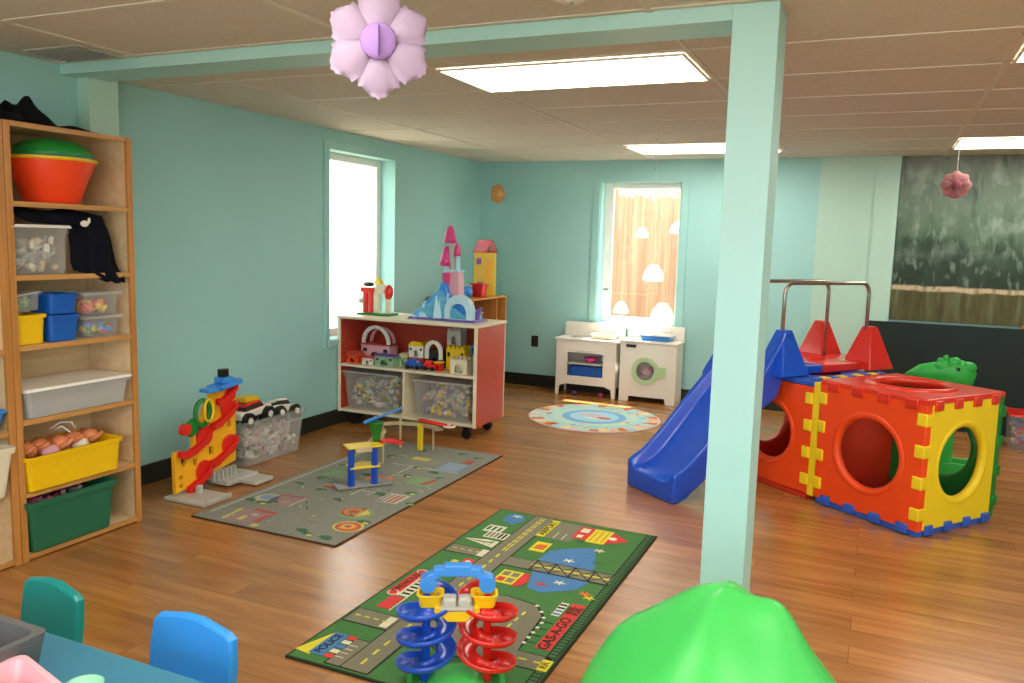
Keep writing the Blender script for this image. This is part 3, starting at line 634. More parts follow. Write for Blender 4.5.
def toy_car(label, x, y, z, L_, m, m2, rz=0, wr=.018):
    t = thing('toy_car', label, 'toy car', (x, y, z), rz)
    a = MB(); a.box((0, 0, wr + .018), (L_, L_ * .45, .03), m, .008, seg=3).frus((-.01, 0, wr + .032), (L_ * .6, L_ * .42), (L_ * .4, L_ * .34), .028, m, .004); a.build('body', t)
    MB().frus((-.01, 0, wr + .036), (L_ * .605, L_ * .36), (L_ * .42, L_ * .3), .018, m2, .002).build('windows', t)
    for sx in (-1, 1):
        for sy in (-1, 1): MB().cyl((sx * L_ * .3, sy * L_ * .2, wr), (sx * L_ * .3, sy * L_ * .26, wr), wr, 'blk', seg=14).build('wheel', t)
    return t
toy_car('blue-grey toy car parked before the red toy block', -3.27, 5.50, ZS, .15, 'cblue', 'lgrey')
toy_car('small red toy car beside the white arched cave', -3.13, 5.50, ZS, .11, 'red', 'dark')
k1 = toy_house('yellow toy castle at the right end of the cart shelf', -2.965, 5.66, ZS, .16, .11, .17, 'yel', 'yel', .25, 'castle')
toy_house('grey toy castle tower stacked on the yellow castle', -2.985, 5.66, ZS + .195, .12, .09, .11, 'lgrey', 'lgrey', .35, 'castle', False)
toy_house('cream toy fort with yellow arch at the front right of the cart shelf', -2.86, 5.50, ZS, .14, .08, .11, 'cream', 'tanp', .5, 'castle', False)
a = thing('toy_drum', 'blue toy barrel with dark round opening by the cart side', 'toy barrel', (-2.80, 5.68, ZS))
MB().cyl((0, -.05, .165), (0, .05, .165), .05, 'lblue', seg=24).box((0, 0, .058), (.08, .09, .116), 'cream', .004).build('body', a)
MB().cyl((0, -.053, .165), (0, -.048, .165), .036, 'dark', seg=24).build('opening', a)
toy_house('red-fronted toy kiosk beside the yellow castle', -3.065, 5.53, ZS, .05, .05, .06, 'red', 'yel', .4, 'flat', False)
# on top of the cart
ZT = .8895
t = thing('toy_playset', 'red and yellow toy gate playset by the left window on the cart', 'toy playset', (-3.72, 5.66, ZT))
MB().box((0, 0, .008), (.30, .16, .016), 'green', .004).build('base', t)
a = MB()
for x in (-.11, -.055): a.box((x, 0, .11), (.04, .05, .19), 'red', .006)
a.box((-.085, 0, .20), (.13, .07, .04), 'red', .01); a.build('tower', t)
MB().plate([(p[0] + .045, p[1]) for p in arch(.15, .24)], [[(p[0] + .045, p[1] + .005) for p in arch(.07, .15)]], .04, 'cream', T(0, 0, .016) @ XZ, .004).build('gate', t)
MB().sph((-.09, 0, .245), .035, 'blk', (1.5, .8, .6), 12).build('hat', t)
MB().frus((.01, 0, .255), (.06, .06), (.01, .01), .05, 'yel').sph((.11, -.01, .19), .045, 'red', (.9, .8, 1.4), 12).build('roof', t)
MB().sph((-.14, -.03, .11), .03, 'lgrey', (1, .8, .8), 10).build('bell', t)
t = thing('ice_castle', 'ice-blue toy mountain with pink-roofed castle towers on the red cart', 'toy castle', (-3.07, 5.66, ZT))
MB().frus((0, 0, 0), (.60, .24), (.57, .21), .02, 'purp', .004).build('base', t)
random.seed(5); a = MB()
RG = [(-.29, 0), (-.28, .05), (-.23, .07), (-.21, .12), (-.16, .13), (-.15, .18), (-.11, .17), (-.08, .24), (-.05, .27), (-.03, .33), (.0, .35), (.03, .31), (.045, .24), (.08, .20), (.11, .17), (.16, .13), (.2, .08), (.26, .04), (.28, 0)]
a.plate(RG, [], .08, 'ice', T(0, .03, .018) @ XZ, .012).plate([(x * .93, z * .82) for x, z in RG], [], .08, 'lblue', T(-.01, -.02, .018) @ XZ, .015).plate([(x * .86 - .01, z * .62) for x, z in RG], [], .06, 'ice', T(-.015, -.065, .018) @ XZ, .012)
for k in range(30):
    x = random.uniform(-.25, .12); hh = max(.05, .30 - abs(x + .02) * 1.0) * random.uniform(.35, .85)
    a.frus((x, random.uniform(-.09, -.03), .018), (.05, .05), (.012, .012), hh, random.choice(['ice', 'icel', 'icel', 'lblue']), .003, (0, random.uniform(-.1, .1), random.uniform(0, 1.5)))
a.build('mountain', t)
MB().plate([(p[0] + .15, p[1]) for p in arch(.24, .19)], [[(p[0] + .15, p[1] - .001) for p in arch(.15, .13)]], .06, 'icel', T(0, -.085, .018) @ XZ, .006).build('archway', t)
a = MB().frus((.045, .02, .16), (.13, .10), (.11, .08), .22, 'pinkp', .004).box((.045, .02, .385), (.13, .10, .016), 'icel', .004).frus((.0, -.03, .28), (.05, .03), (.06, .03), .09, 'hot', .004)
a.cyl((-.025, .02, .30), (-.025, .02, .44), .026, 'icel').cyl((.02, .02, .38), (.02, .02, .60), .026, 'lgrey').cyl((.07, .02, .38), (.07, .02, .50), .02, 'icel'); a.build('palace', t)
for x, z, r_, h_ in ((-.03, .42, .058, .15), (.0, .60, .055, .13), (.065, .50, .03, .10)):
    MB().lathe([(0, 0), (r_, 0), (r_ * .85, h_ * .3), (r_ * .55, h_ * .8), (r_ * .3, h_), (0, h_ * 1.02)], 'hot', (x, .02, z), 16).build('spire', t)
MB().frus((.245, -.02, .018), (.06, .05), (.02, .02), .11, 'purp', .004, (0, .5, 0)).build('sleigh', t)

# corner wooden shelf with toys
t = thing('low_bookcase', 'low orange-wood bookcase in the far left corner behind the red cart', 'bookcase', (-3.69, 7.23, 0))
for q in (-1, 1): MB().box((0, q * .368, .475), (.48, .022, .95), 'woodsh', .002).build('side_panel', t)
MB().box((0, 0, .958), (.49, .77, .018), 'woodsh', .002).build('top', t)
for z in (.05, .35, .65): MB().box((-.005, 0, z), (.46, .712, .018), 'woodsh').build('shelf_board', t)
MB().box((-.01, .22, .50), (.44, .018, .88), 'woodsh').build('divider', t)
MB().box((-.234, 0, .50), (.006, .71, .89), 'woodsh').build('back_panel', t)
tubthing('storage_bin', 'grey bin half hidden on the corner bookcase shelf', 'storage bin', -3.62, 7.05, .660, .22, .3, .16, 'grey')
t = thing('toy_tower', 'tall yellow toy house with red roof on the corner bookcase', 'toy house', (-3.60, 7.40, .9685))
MB().plate(rect(-.105, 0, .105, .43), [rect(-.07, .05, -.015, .14)], .14, 'yel', T(0, 0, 0) @ XZ, .006).build('walls', t)
MB().plate([(-.12, .43), (.12, .43), (.065, .555), (-.065, .555)], [[(.03, .445), (.085, .445), (.055, .50)]], .16, 'red', XZ, .006).build('roof', t)
MB().box((-.055, -.073, .34), (.045, .006, .06), 'purp').box((.05, -.073, .25), (.05, .006, .2), 'tyel', .002).build('door', t)
t.rotation_euler = (0, 0, .35)
tubthing('toy_pail', 'red toy pail before the yellow toy tower', 'pail', -3.54, 7.16, .9685, .14, .12, .13, 'red', taper=.8)
t = thing('toy_cup', 'round blue toy cup left of the red pail', 'cup', (-3.60, 7.0, .9685))
MB().lathe([(0, 0), (.05, 0), (.062, .05), (.055, .11), (.05, .11), (.056, .05), (.045, .006), (0, .006)], 'lblue').build('body', t)
MB().lathe([(.05, .11), (.058, .11), (.058, .118), (.05, .118)], 'lidw').build('rim', t)

# ------------------------------------------------------------------ toy kitchen & washer
t = thing('toy_stove', 'white wooden toy stove with oven window, under the back window on the left', 'toy stove', (-2.595, 7.795, 0))
a = MB(); a.plate([(-.31, 0), (-.28, 0), (-.27, .09), (-.2, .115), (.2, .115), (.27, .09), (.28, 0), (.31, 0), (.31, .55), (-.31, .55)], [rect(-.19, .20, .18, .435)], .018, 'white', T(0, -.135, 0) @ XZ, .002)
for s in (-1, 1): a.plate([(-.125, 0), (-.09, 0), (-.08, .1), (.1, .1), (.11, 0), (.14, 0), (.14, .55), (-.125, .55)], [], .016, 'white', T(s * .3, 0, 0) @ YZ)
a.box((0, .13, .33), (.58, .012, .42), 'white').box((0, 0, .13), (.58, .24, .015), 'white').build('cabinet', t)
MB().box((0, 0, .562), (.66, .30, .022), 'white', .005).build('countertop', t)
MB().box((0, .135, .645), (.64, .02, .14), 'white', .006).build('backsplash', t)
a = MB(); a.box((-.02, -.155, .463), (.22, .012, .014), 'white', .004).box((-.115, -.148, .463), (.014, .014, .014), 'white').box((.075, -.148, .463), (.014, .014, .014), 'white'); a.build('oven_handle', t)
MB().box((-.005, -.10, .33), (.36, .20, .01), 'lgrey').build('oven_rack', t)
for x in (-.15, .05): MB().lathe([(0, 0), (.055, 0), (.055, .004), (0, .004)], 'lgrey', (x, -.01, .5735), 24).build('burner', t)
tag(MB().tub((-2.60, 7.755, .1395), (.33, .16), (.35, .17), .16, .006, 'bbin', .0).build('blue_bin'), 'deep blue bin behind the toy oven window', 'bin')
tag(MB().lathe([(0, 0), (.05, 0), (.075, .05), (.07, .05), (.045, .006), (0, .006)], 'hot', (-2.56, 7.73, .337), 20).build('pink_bowl'), 'pink bowl on the rack inside the toy oven', 'bowl')
a = thing('toy_faucet', 'cream toy dish tray on top of the toy stove', 'tray', (-2.45, 7.80, .578))
MB().tub((0, 0, 0), (.2, .15), (.24, .19), .045, .004, 'cream', .006).build('tray', a)
t = thing('toy_washer', 'white wooden toy washing machine with pale green round door', 'toy washing machine', (-1.965, 7.795, 0))
a = MB(); a.plate([(-.275, 0), (-.185, 0), (-.175, .055), (.175, .055), (.185, 0), (.275, 0), (.275, .575), (-.275, .575)], [circ(-.02, .31, .095)], .018, 'white', T(0, -.135, 0) @ XZ, .002)
for s in (-1, 1): a.box((s * .267, .008, .288), (.016, .262, .574), 'white')
a.box((0, .13, .3), (.52, .012, .5), 'white').build('cabinet', t)
MB().box((0, 0, .588), (.58, .30, .022), 'white', .005).build('countertop', t)
MB().box((0, .135, .665), (.57, .02, .13), 'white', .006).build('backsplash', t)
MB().box((-.17, -.146, .545), (.10, .006, .028), 'dark', .003).build('display', t)
d_ = MB().plate(circ(-.02, .31, .135, 40), [circ(-.02, .31, .088, 40)], .014, 'sage', T(0, -.152, 0) @ XZ, .003).build('door', t)
MB().box((.14, -.15, .31), (.09, .012, .10), 'sage', .004).build('hinge', d_)
MB().cyl((-.02, -.125, .31), (-.02, -.122, .31), .093, 'clear', seg=32).build('door_glass', d_)
tag(MB().sph((-2.0, 7.76, .29), .065, 'pinkp', (1, .8, .7)).sph((-1.96, 7.75, .315), .04, 'hot', (1, .7, .7)).sph((-2.03, 7.75, .27), .035, 'redlam').build('pink_laundry'), 'bundle of pink doll laundry inside the toy washer', 'laundry')
tubthing('dish_tub', 'blue plastic tub with white lid standing on the toy washer', 'tub', -1.92, 7.79, .5995, .30, .20, .05, 'lblue', lid='lidw', taper=.85)
for k, (x, y) in enumerate(((-2.72, 7.72), (-2.45, 7.74))):
    tag(MB().sph((x, y, .02), .02, ['purp', 'hot'][k], (1.4, 1, .9), 10).build('small_toy'), ['tiny purple toy under the left of the toy stove', 'tiny pink toy under the right of the toy stove'][k], 'small toy')

# ------------------------------------------------------------------ rugs
def flat(a, pts, m, z): a.plate(pts, [], .0008, m, T(0, 0, z))
def disc(a, x, y, r, m, z, ry=None, n=20): a.plate(circ(x, y, r, n, ry), [], .0008, m, T(0, 0, z))
def line(a, p, q, wd, m, z):
    p = Vector(p); q = Vector(q); d = (q - p).normalized(); n = Vector((-d.y, d.x)) * wd / 2
    flat(a, [tuple(p + n), tuple(p - n), tuple(q - n), tuple(q + n)], m, z)
def dashes(a, p, q, n, wd, m, z, fill=.55):
    p = Vector(p); q = Vector(q); d = (q - p) / n
    for k in range(n): line(a, p + d * (k + .2), p + d * (k + .2 + fill), wd, m, z)
# rug 2: green road rug   (world coords shifted to the rug centre)
ox, oy = -1.41, 3.175
S = lambda x, y: (x - ox, y - oy)
def Rr(x0, y0, x1, y1): return [S(x0, y0), S(x1, y0), S(x1, y1), S(x0, y1)]
t = thing('road_rug', 'green play rug printed with roads, a lake and toy-town buildings', 'rug', (ox, oy, 0), .0)
MB().box((0, 0, .004), (.905, 1.86, .008), 'rblk', .003).build('binding', t)
a = MB(); z0 = .0088; z1 = .0098; z2 = .0108; z3_ = .0118
flat(a, [(-.442, -.92), (.442, -.92), (.442, .92), (-.442, .92)], 'rgreen', z0)
def road(r): flat(a, r, 'rblk', z1); 
def roadr(x0, y0, x1, y1):
    flat(a, Rr(x0 - .007, y0 - .007, x1 + .007, y1 + .007), 'rblk', z1); flat(a, Rr(x0, y0, x1, y1), 'rgrey', z2)
roadr(-1.635, 2.27, -1.525, 4.085); roadr(-1.84, 3.41, -1.64, 3.50); roadr(-1.84, 2.575, -1.64, 2.685); roadr(-1.70, 2.27, -1.64, 2.46)
roadr(-1.52, 3.38, -1.39, 3.48); roadr(-1.12, 2.56, -.985, 2.66)
flat(a, [S(-1.53, 2.60), S(-1.53, 3.02), S(-1.35, 3.08), S(-1.2, 3.05), S(-1.14, 2.97), S(-1.12, 2.72), S(-1.12, 2.56), S(-1.35, 2.5)], 'rblk', z1)
flat(a, [S(-1.54, 2.605), S(-1.54, 3.01), S(-1.35, 3.07), S(-1.205, 3.04), S(-1.148, 2.96), S(-1.13, 2.72), S(-1.11, 2.565), S(-1.35, 2.51)], 'rgrey', z2 + .0002)
flat(a, Rr(-1.635, 2.3, -1.525, 4.07), 'rgrey', z2 + .0004)
for p, q, n in (((-1.572, 3.52), (-1.572, 4.06), 9), ((-1.588, 3.52), (-1.588, 4.06), 9)): dashes(a, S(*p), S(*q), n, .007, 'ryel', z3_, .75)
dashes(a, S(-1.58, 2.3), S(-1.58, 3.5), 16, .010, 'ryel', z3_); dashes(a, S(-1.83, 3.455), S(-1.66, 3.455), 4, .009, 'ryel', z3_); dashes(a, S(-1.83, 2.63), S(-1.66, 2.63), 4, .009, 'ryel', z3_); dashes(a, S(-1.11, 2.61), S(-.99, 2.61), 2, .009, 'ryel', z3_); dashes(a, S(-1.25, 2.62), S(-1.22, 2.98), 6, .009, 'ryel', z3_)
for k in range(8): x = -1.2 + .07 * math.sin(k / 7 * PI * .6); disc(a, *S(-1.20 + .075 * math.sin(min(1, k / 3) * PI / 2) - .0, 3.04 - .045 * k), .009, 'rwhite', z3_, n=8)
for (x, y) in ((-1.64, 3.455), (-1.65, 2.63)): flat(a, Rr(x - .035, y - .045, x, y + .045), 'rwhite', z3_ - .0003)
# lot + sign
flat(a, Rr(-1.475, 3.80, -1.335, 4.06), 'rgrey', z1); flat(a, Rr(-1.525, 3.80, -1.478, 4.06), 'ryel', z2 + .0008)
a.text('AIRPORT', .052, 'rblk', T(*S(-1.502, 3.93), z3_ + .001) @ RZ(PI / 2), .0003, .001)
for x in (-1.43, -1.385): line(a, S(x, 3.81), S(x, 3.9), .004, 'rwhite', z2)
# red house
flat(a, Rr(-1.35, 3.86, -1.27, 4.045), 'rred', z2); flat(a, Rr(-1.27, 3.84, -1.17, 4.04), 'ryel', z2 + .0002); flat(a, [S(-1.17, 3.85), S(-1.17, 4.03), S(-1.065, 3.94)], 'rred', z2)
flat(a, Rr(-1.335, 3.96, -1.29, 4.02), 'rwhite', z3_); flat(a, Rr(-1.33, 3.88, -1.30, 3.92), 'rwhite', z3_)
for x in (-1.25, -1.22, -1.19): line(a, S(x, 3.86), S(x, 4.02), .004, 'rred', z3_)
disc(a, *S(-1.15, 3.94), .022, 'rwhite', z3_)
# water and bridge
flat(a, [S(-1.39, 3.49), S(-1.38, 3.64), S(-1.32, 3.70), S(-1.25, 3.75), S(-1.19, 3.77), S(-1.15, 3.66), S(-1.11, 3.53), S(-1.13, 3.47)], 'rblue', z1)
flat(a, [S(-1.36, 3.38), S(-1.31, 3.19), S(-1.24, 3.17), S(-1.17, 3.22), S(-1.11, 3.27), S(-1.08, 3.38)], 'rblue', z1)
flat(a, Rr(-1.84, 3.93, -1.66, 4.07)[:0] or [S(-1.77, 3.93), S(-1.70, 3.90), S(-1.66, 3.98), S(-1.70, 4.06), S(-1.78, 4.05)], 'rblue', z1)
flat(a, Rr(-1.40, 3.37, -1.0, 3.50), 'rblk', z2 + .0003); flat(a, Rr(-1.40, 3.38, -1.0, 3.49), 'rgrey', z2 + .0009)
line(a, S(-1.39, 3.435), S(-1.01, 3.435), .014, 'ryel', z3_)
for k in range(4):
    x = -1.38 + k * .095
    line(a, S(x, 3.38), S(x, 3.49), .008, 'rblk', z3_ + .0005); line(a, S(x, 3.38), S(x + .095, 3.49), .005, 'rblk', z3_ + .0005); line(a, S(x, 3.49), S(x + .095, 3.38), .005, 'rblk', z3_ + .0008)
for x, y, m in ((-1.2, 3.30, 'rwhite'), (-1.27, 3.25, 'rred'), (-1.25, 3.56, 'rwhite'), (-1.16, 3.75, 'rwhite'), (-1.12, 3.6, 'rdg'), (-1.28, 3.83, 'rdg'), (-1.06, 3.24, 'ror'), (-1.03, 3.21, 'ryel'), (-1.72, 4.02, 'rwhite')):
    for q in range(5): line(a, S(x, y), S(x + .028 * math.cos(q * 1.25), y + .022 * math.sin(q * 1.25)), .009, m, z3_ + .0001 * q)
# buildings
flat(a, Rr(-1.48, 3.6, -1.40, 3.73), 'ryel', z2 + .0005); flat(a, [S(-1.46, 3.63), S(-1.41, 3.63), S(-1.41, 3.70), S(-1.46, 3.70)], 'ror', z3_)
for y in (3.64, 3.67): line(a, S(-1.475, y), S(-1.41, y), .004, 'rblk', z3_ + .0005)
flat(a, Rr(-1.48, 3.18, -1.38, 3.325), 'ryel', z2 + .0008); flat(a, [S(-1.38, 3.17), S(-1.38, 3.33), S(-1.35, 3.32), S(-1.33, 3.25), S(-1.34, 3.19)], 'rred', z2 + .0008)
for y in (3.20, 3.265): flat(a, Rr(-1.47, y, -1.435, y + .045), 'rred' if y < 3.25 else 'rgrey', z3_); flat(a, Rr(-1.425, y, -1.39, y + .045), 'rgrey', z3_)
flat(a, [S(-1.83, 3.60), S(-1.65, 3.54), S(-1.65, 3.63), S(-1.72, 3.63)], 'rwhite', z2); flat(a, Rr(-1.76, 3.66, -1.64, 3.75), 'rwhite', z2); flat(a, Rr(-1.80, 3.74, -1.70, 3.84), 'rwhite', z2)
for k in range(5): line(a, S(-1.80 + .03 * k, 3.596 - .008 * k), S(-1.67, 3.60 + .006 * k), .004, 'rdg', z3_ + .0001 * k); flat(a, Rr(-1.75 + .022 * k, 3.67, -1.738 + .022 * k, 3.74), 'rblk' if k > 2 else 'rgrey', z3_)
for k in range(3): flat(a, Rr(-1.79 + .03 * k, 3.76, -1.775 + .03 * k, 3.82), 'rdg', z3_)
flat(a, Rr(-1.70, 3.29, -1.645, 3.36), 'rred', z2); flat(a, Rr(-1.745, 3.24, -1.715, 3.32), 'ryel', z2); flat(a, Rr(-1.705, 3.22, -1.68, 3.28), 'ryel', z2); disc(a, *S(-1.672, 3.325), .014, 'rwhite', z3_)
# firehouse
flat(a, Rr(-1.83, 2.86, -1.775, 3.14), 'rred', z2); flat(a, Rr(-1.775, 2.86, -1.765, 3.14), 'rwhite', z3_)
for k in range(8): flat(a, Rr(-1.763, 2.865 + .034 * k, -1.725, 2.882 + .034 * k), 'rwhite', z2); flat(a, Rr(-1.763, 2.882 + .034 * k, -1.725, 2.899 + .034 * k), 'rblk', z2 + .0001)
flat(a, Rr(-1.79, 2.73, -1.73, 2.85), 'rred', z2 + .0002); line(a, S(-1.722, 2.72), S(-1.722, 3.14), .006, 'rwhite', z3_)
for y in (2.875, 3.12): disc(a, *S(-1.80, y), .026, 'rwhite', z3_); disc(a, *S(-1.80, y), .02, 'rred', z3_ + .0004)
a.text('FIREHOUSE', .045, 'rblk', T(*S(-1.803, 2.998), z3_ + .001) @ RZ(PI / 2), .0003)
# police
flat(a, [S(-1.86, 2.30), S(-1.79, 2.29), S(-1.765, 2.47), S(-1.80, 2.47)], 'ryel', z2); flat(a, Rr(-1.80, 2.30, -1.74, 2.47), 'rblue', z3_ - .0003)
a.text('POLICE', .045, 'rblk', T(*S(-1.77, 2.385), z3_ + .001) @ RZ(PI / 2), .0003, .001)
for k, m in enumerate(('rred', 'rwhite', 'rblue', 'rwhite', 'rred')): flat(a, Rr(-1.735, 2.30 + .036 * k, -1.70, 2.325 + .036 * k), m, z3_)
for k in range(4): line(a, S(-1.695, 2.32 + .03 * k), S(-1.66, 2.32 + .03 * k), .004, 'rwhite', z3_)
# red sign
flat(a, Rr(-1.075, 2.71, -1.015, 3.13), 'rred', z2)
a.text('GAS-A-GO', .06, 'rblk', T(*S(-1.045, 2.85), z3_ + .0005) @ RZ(PI / 2), .0003, .001); a.text('REEL', .036, 'rblk', T(*S(-1.06, 3.065), z3_ + .0005) @ RZ(PI / 2), .0003, .001); a.text('FUEL', .036, 'rblk', T(*S(-1.03, 3.065), z3_ + .0005) @ RZ(PI / 2), .0003, .001)
flat(a, Rr(-1.12, 2.99, -1.085, 3.12), 'rwhite', z2); 
for k in range(4): flat(a, Rr(-1.118, 3.0 + .03 * k, -1.087, 3.014 + .03 * k), 'rblue' if k < 2 else 'rblk', z3_)
for k in range(4): line(a, S(-1.12, 2.74 + .06 * k), S(-1.085, 2.74 + .06 * k), .004, 'rblk', z3_)
# railway
flat(a, Rr(-.988, 2.27, -.972, 4.08)[:0] or Rr(-1.005, 2.27, -.972, 4.09), 'rdg', z2)
for x in (-1.007, -.973): line(a, S(x, 2.27), S(x, 4.09), .005, 'rblk', z3_)
for k in range(72): line(a, S(-1.004, 2.29 + .025 * k), S(-.976, 2.29 + .025 * k), .004, 'rblk', z3_ + .0003)
flat(a, Rr(-1.01, 2.56, -.97, 2.64), 'ryel', z3_ + .0008); a.text('RR', .04, 'rblk', T(*S(-.99, 2.60), z3_ + .002) @ RZ(PI / 2), .0003)
a.build('printed_pile', t)
# rug 1: grey town rug
ox, oy = -2.81, 4.183
t = thing('town_rug', 'faded grey play rug with small printed houses, ponds and trees', 'rug', (ox, oy, 0), .0)
MB().box((0, 0, .004), (.94, 1.965, .008), 'edgebr', .003).build('binding', t)
a = MB(); flat(a, [(-.462, -.975), (.462, -.975), (.462, .975), (-.462, .975)], 'r1', z0)
random.seed(11)
for (x0, y0, x1, y1) in ((-3.24, 3.3, -3.225, 5.1), (-3.0, 4.0, -2.6, 4.012), (-2.75, 3.9, -2.738, 4.6), (-2.9, 4.6, -2.4, 4.612)): flat(a, Rr(x0, y0, x1, y1), 'r1w', z0 + .0006)
flat(a, Rr(-3.10, 3.23, -2.90, 3.42), 'r1p', z1); flat(a, Rr(-3.05, 3.42, -2.90, 3.45), 'r1r', z2); line(a, S(-3.10, 3.24), S(-3.12, 3.42), .02, 'r1y', z2); flat(a, Rr(-2.93, 3.28, -2.90, 3.40), 'r1r', z2); flat(a, Rr(-3.03, 3.27, -3.0, 3.33), 'r1y', z2); flat(a, Rr(-2.9, 3.22, -2.86, 3.26), 'r1y', z2); flat(a, Rr(-3.0, 3.35, -2.97, 3.38), 'r1w', z2)
flat(a, Rr(-3.08, 3.56, -2.92, 3.72), 'r1p', z1); line(a, S(-3.08, 3.72), S(-2.92, 3.72), .015, 'r1r', z2); line(a, S(-2.92, 3.56), S(-2.92, 3.72), .012, 'r1w', z2); line(a, S(-3.08, 3.6), S(-3.08, 3.72), .015, 'r1r', z2)
disc(a, *S(-3.13, 3.63), .07, 'r1w', z1); disc(a, *S(-3.12, 3.64), .055, 'r1b', z2, .045)
for p in ((-3.19, 3.56), (-3.05, 3.58), (-3.1, 3.55), (-2.62, 3.30), (-2.56, 3.27), (-2.45, 3.27), (-2.41, 3.55), (-2.45, 4.1), (-2.36, 3.93), (-2.6, 4.0), (-2.66, 4.4), (-2.45, 4.45), (-2.9, 4.3), (-3.1, 4.1), (-3.15, 4.4), (-2.7, 4.6), (-2.55, 4.55), (-3.0, 4.75), (-3.2, 4.9), (-2.9, 5.0), (-2.6, 5.05), (-2.45, 5.0), (-3.15, 3.95), (-2.95, 3.9), (-2.75, 3.8)):
    disc(a, *S(*p), random.uniform(.025, .045), 'r1d', z2 + .0002, random.uniform(.018, .03), 9); disc(a, *S(p[0] + .02, p[1] - .015), .02, random.choice(['r1g', 'r1d', 'r1y']), z2 + .0004, .015, 7)
for k, (r, m) in enumerate(((.085, 'r1y'), (.07, 'r1r'), (.05, 'ror'), (.035, 'r1y'), (.02, 'r1r'))): disc(a, *S(-2.44, 3.45), r, m, z2 + .0003 * k, r * .95)
disc(a, *S(-2.53, 3.65), .10, 'r1g', z1); 
for k, (r, m) in enumerate(((.075, 'r1r'), (.06, 'ror'), (.045, 'r1g'), (.03, 'r1r'))): disc(a, *S(-2.55, 3.66), r, m, z2 + .0003 * k, r * .9)
flat(a, [S(-2.5, 3.58), S(-2.44, 3.66), S(-2.5, 3.72)], 'r1y', z3_ + .001)
flat(a, Rr(-2.56, 3.88, -2.42, 4.05), 'r1w', z1); 
for k in range(4): flat(a, Rr(-2.55 + .03 * k, 3.89, -2.535 + .03 * k, 4.03), 'r1r' if k > 1 else 'r1p', z2)
flat(a, Rr(-2.6, 4.24, -2.42, 4.42), 'r1g', z1); flat(a, [S(-2.5, 4.28), S(-2.46, 4.28), S(-2.43, 4.41), S(-2.47, 4.41)], 'r1r', z2); flat(a, Rr(-2.58, 4.62, -2.42, 4.82), 'r1b', z1)
for k in range(4): line(a, S(-2.57, 4.65 + .045 * k), S(-2.44, 4.66 + .045 * k), .01, 'r1w', z2)
flat(a, Rr(-2.5, 4.84, -2.43, 4.92), 'r1r', z2); flat(a, Rr(-2.86, 4.2, -2.7, 4.32), 'ror', z1); flat(a, Rr(-2.86, 4.08, -2.74, 4.17), 'r1r', z1); flat(a, Rr(-2.85, 4.76, -2.72, 4.83), 'r1y', z1)
flat(a, Rr(-2.98, 3.95, -2.9, 3.99), 'r1r', z2); flat(a, Rr(-3.15, 4.15, -3.0, 4.3), 'r1g', z1); flat(a, Rr(-3.12, 4.5, -2.95, 4.58), 'r1y', z1)
for k in range(60):
    x = random.uniform(-3.2, -2.4); y = random.uniform(3.25, 5.1); line(a, S(x, y), S(x + random.uniform(-.05, .05), y + random.uniform(-.04, .04)), .008, random.choice(['r1w', 'r1y', 'r1p', 'r1g', 'r1d', 'r1w']), z3_ + .0003)
a.build('printed_pile', t)
# round rug
t = thing('round_rug', 'round pastel play rug with blue inner ring before the toy kitchen', 'rug', (-2.19, 6.755, 0), 0)
a = MB(); a.lathe([(0, 0), (.572, 0), (.578, .003), (.572, .006), (0, .006)], 'rr_p', seg=64); a.build('binding', t)
a = MB(); disc(a, 0, 0, .565, 'mint', .0068, n=64)
random.seed(2)
for k in range(40):
    an = 2 * PI * k / 40; c_, s_ = math.cos(an), math.sin(an)
    q = [( .56 * math.cos(an + d) , .56 * math.sin(an + d)) for d in (-.075, 0, .075)] + [(random.uniform(.42, .5) * math.cos(an + d), random.uniform(.42, .5) * math.sin(an + d)) for d in (.06, -.06)]
    flat(a, q, ['rr_r', 'rr_y', 'peach', 'mint', 'rr_sky', 'rr_y', 'rr_p', 'ror'][(k * 5) % 8], .0078)
disc(a, 0, 0, .42, 'rr_sky', .0082, n=48); disc(a, 0, 0, .39, 'mint', .0086, n=48); disc(a, 0, 0, .28, 'rr_b', .0092, n=48); disc(a, 0, 0, .215, 'rr_sky', .010, n=48)
for k in range(30):
    an = random.random() * 6.28; r = random.uniform(.31, .5); x, y = r * math.cos(an), r * math.sin(an); disc(a, x, y, random.uniform(.012, .03), random.choice(['rr_sky', 'rr_y', 'peach', 'rr_r', 'rr_b']), .0096 + .0001 * k / 10, n=8)
for x, y, m in ((-.1, .03, 'rr_p'), (.05, 0, 'rr_p'), (.1, -.03, 'rr_r'), (-.02, .08, 'rr_p'), (.0, -.08, 'lidw')): disc(a, x, y, .07, m, .0108 + abs(x) * .004, .035)
a.build('printed_pile', t)
# ------------------------------------------------------------------ play cubes and slide tower
AX = math.atan2(-.6, .8)
s_, th, hh = .69, .045, .70
def tabs(a, p0, p1, out, m, n=4, wd=.062, dp=.055, th_=.05, skip=0.11):
    p0 = Vector(p0); p1 = Vector(p1); d = (p1 - p0)
    ax = [abs(d[i]) for i in range(3)].index(max(abs(d[i]) for i in range(3)))
    for k in range(n):
        f = skip + (1 - 2 * skip) * k / (n - 1); p_ = p0 + d * f
        dims = [0, 0, 0]; dims[ax] = wd
        for i in range(3):
            if i != ax: dims[i] = dp
        a.box(tuple(p_ + Vector(out)), dims, m, .008, seg=3)
    return a
def face_panel(w_, h, hole, m, M, r=.215, rim=True):
    a = MB(); a.plate(rect(-w_ / 2, 0, w_ / 2, h), [circ(0, h / 2, r, 48)] if hole else [], th, m, M, .006)
    if hole and rim:
        prof = circ(0, 0, .016, 10)
        pts = [tuple((M @ Vector((r * 1.03 * math.cos(2 * PI * k / 48), h / 2 + r * 1.03 * math.sin(2 * PI * k / 48), 0)))) for k in range(48)]
        a.tube(pts, .0275, m, 10, True)
    return a
cx1, cy1 = .215, 5.235
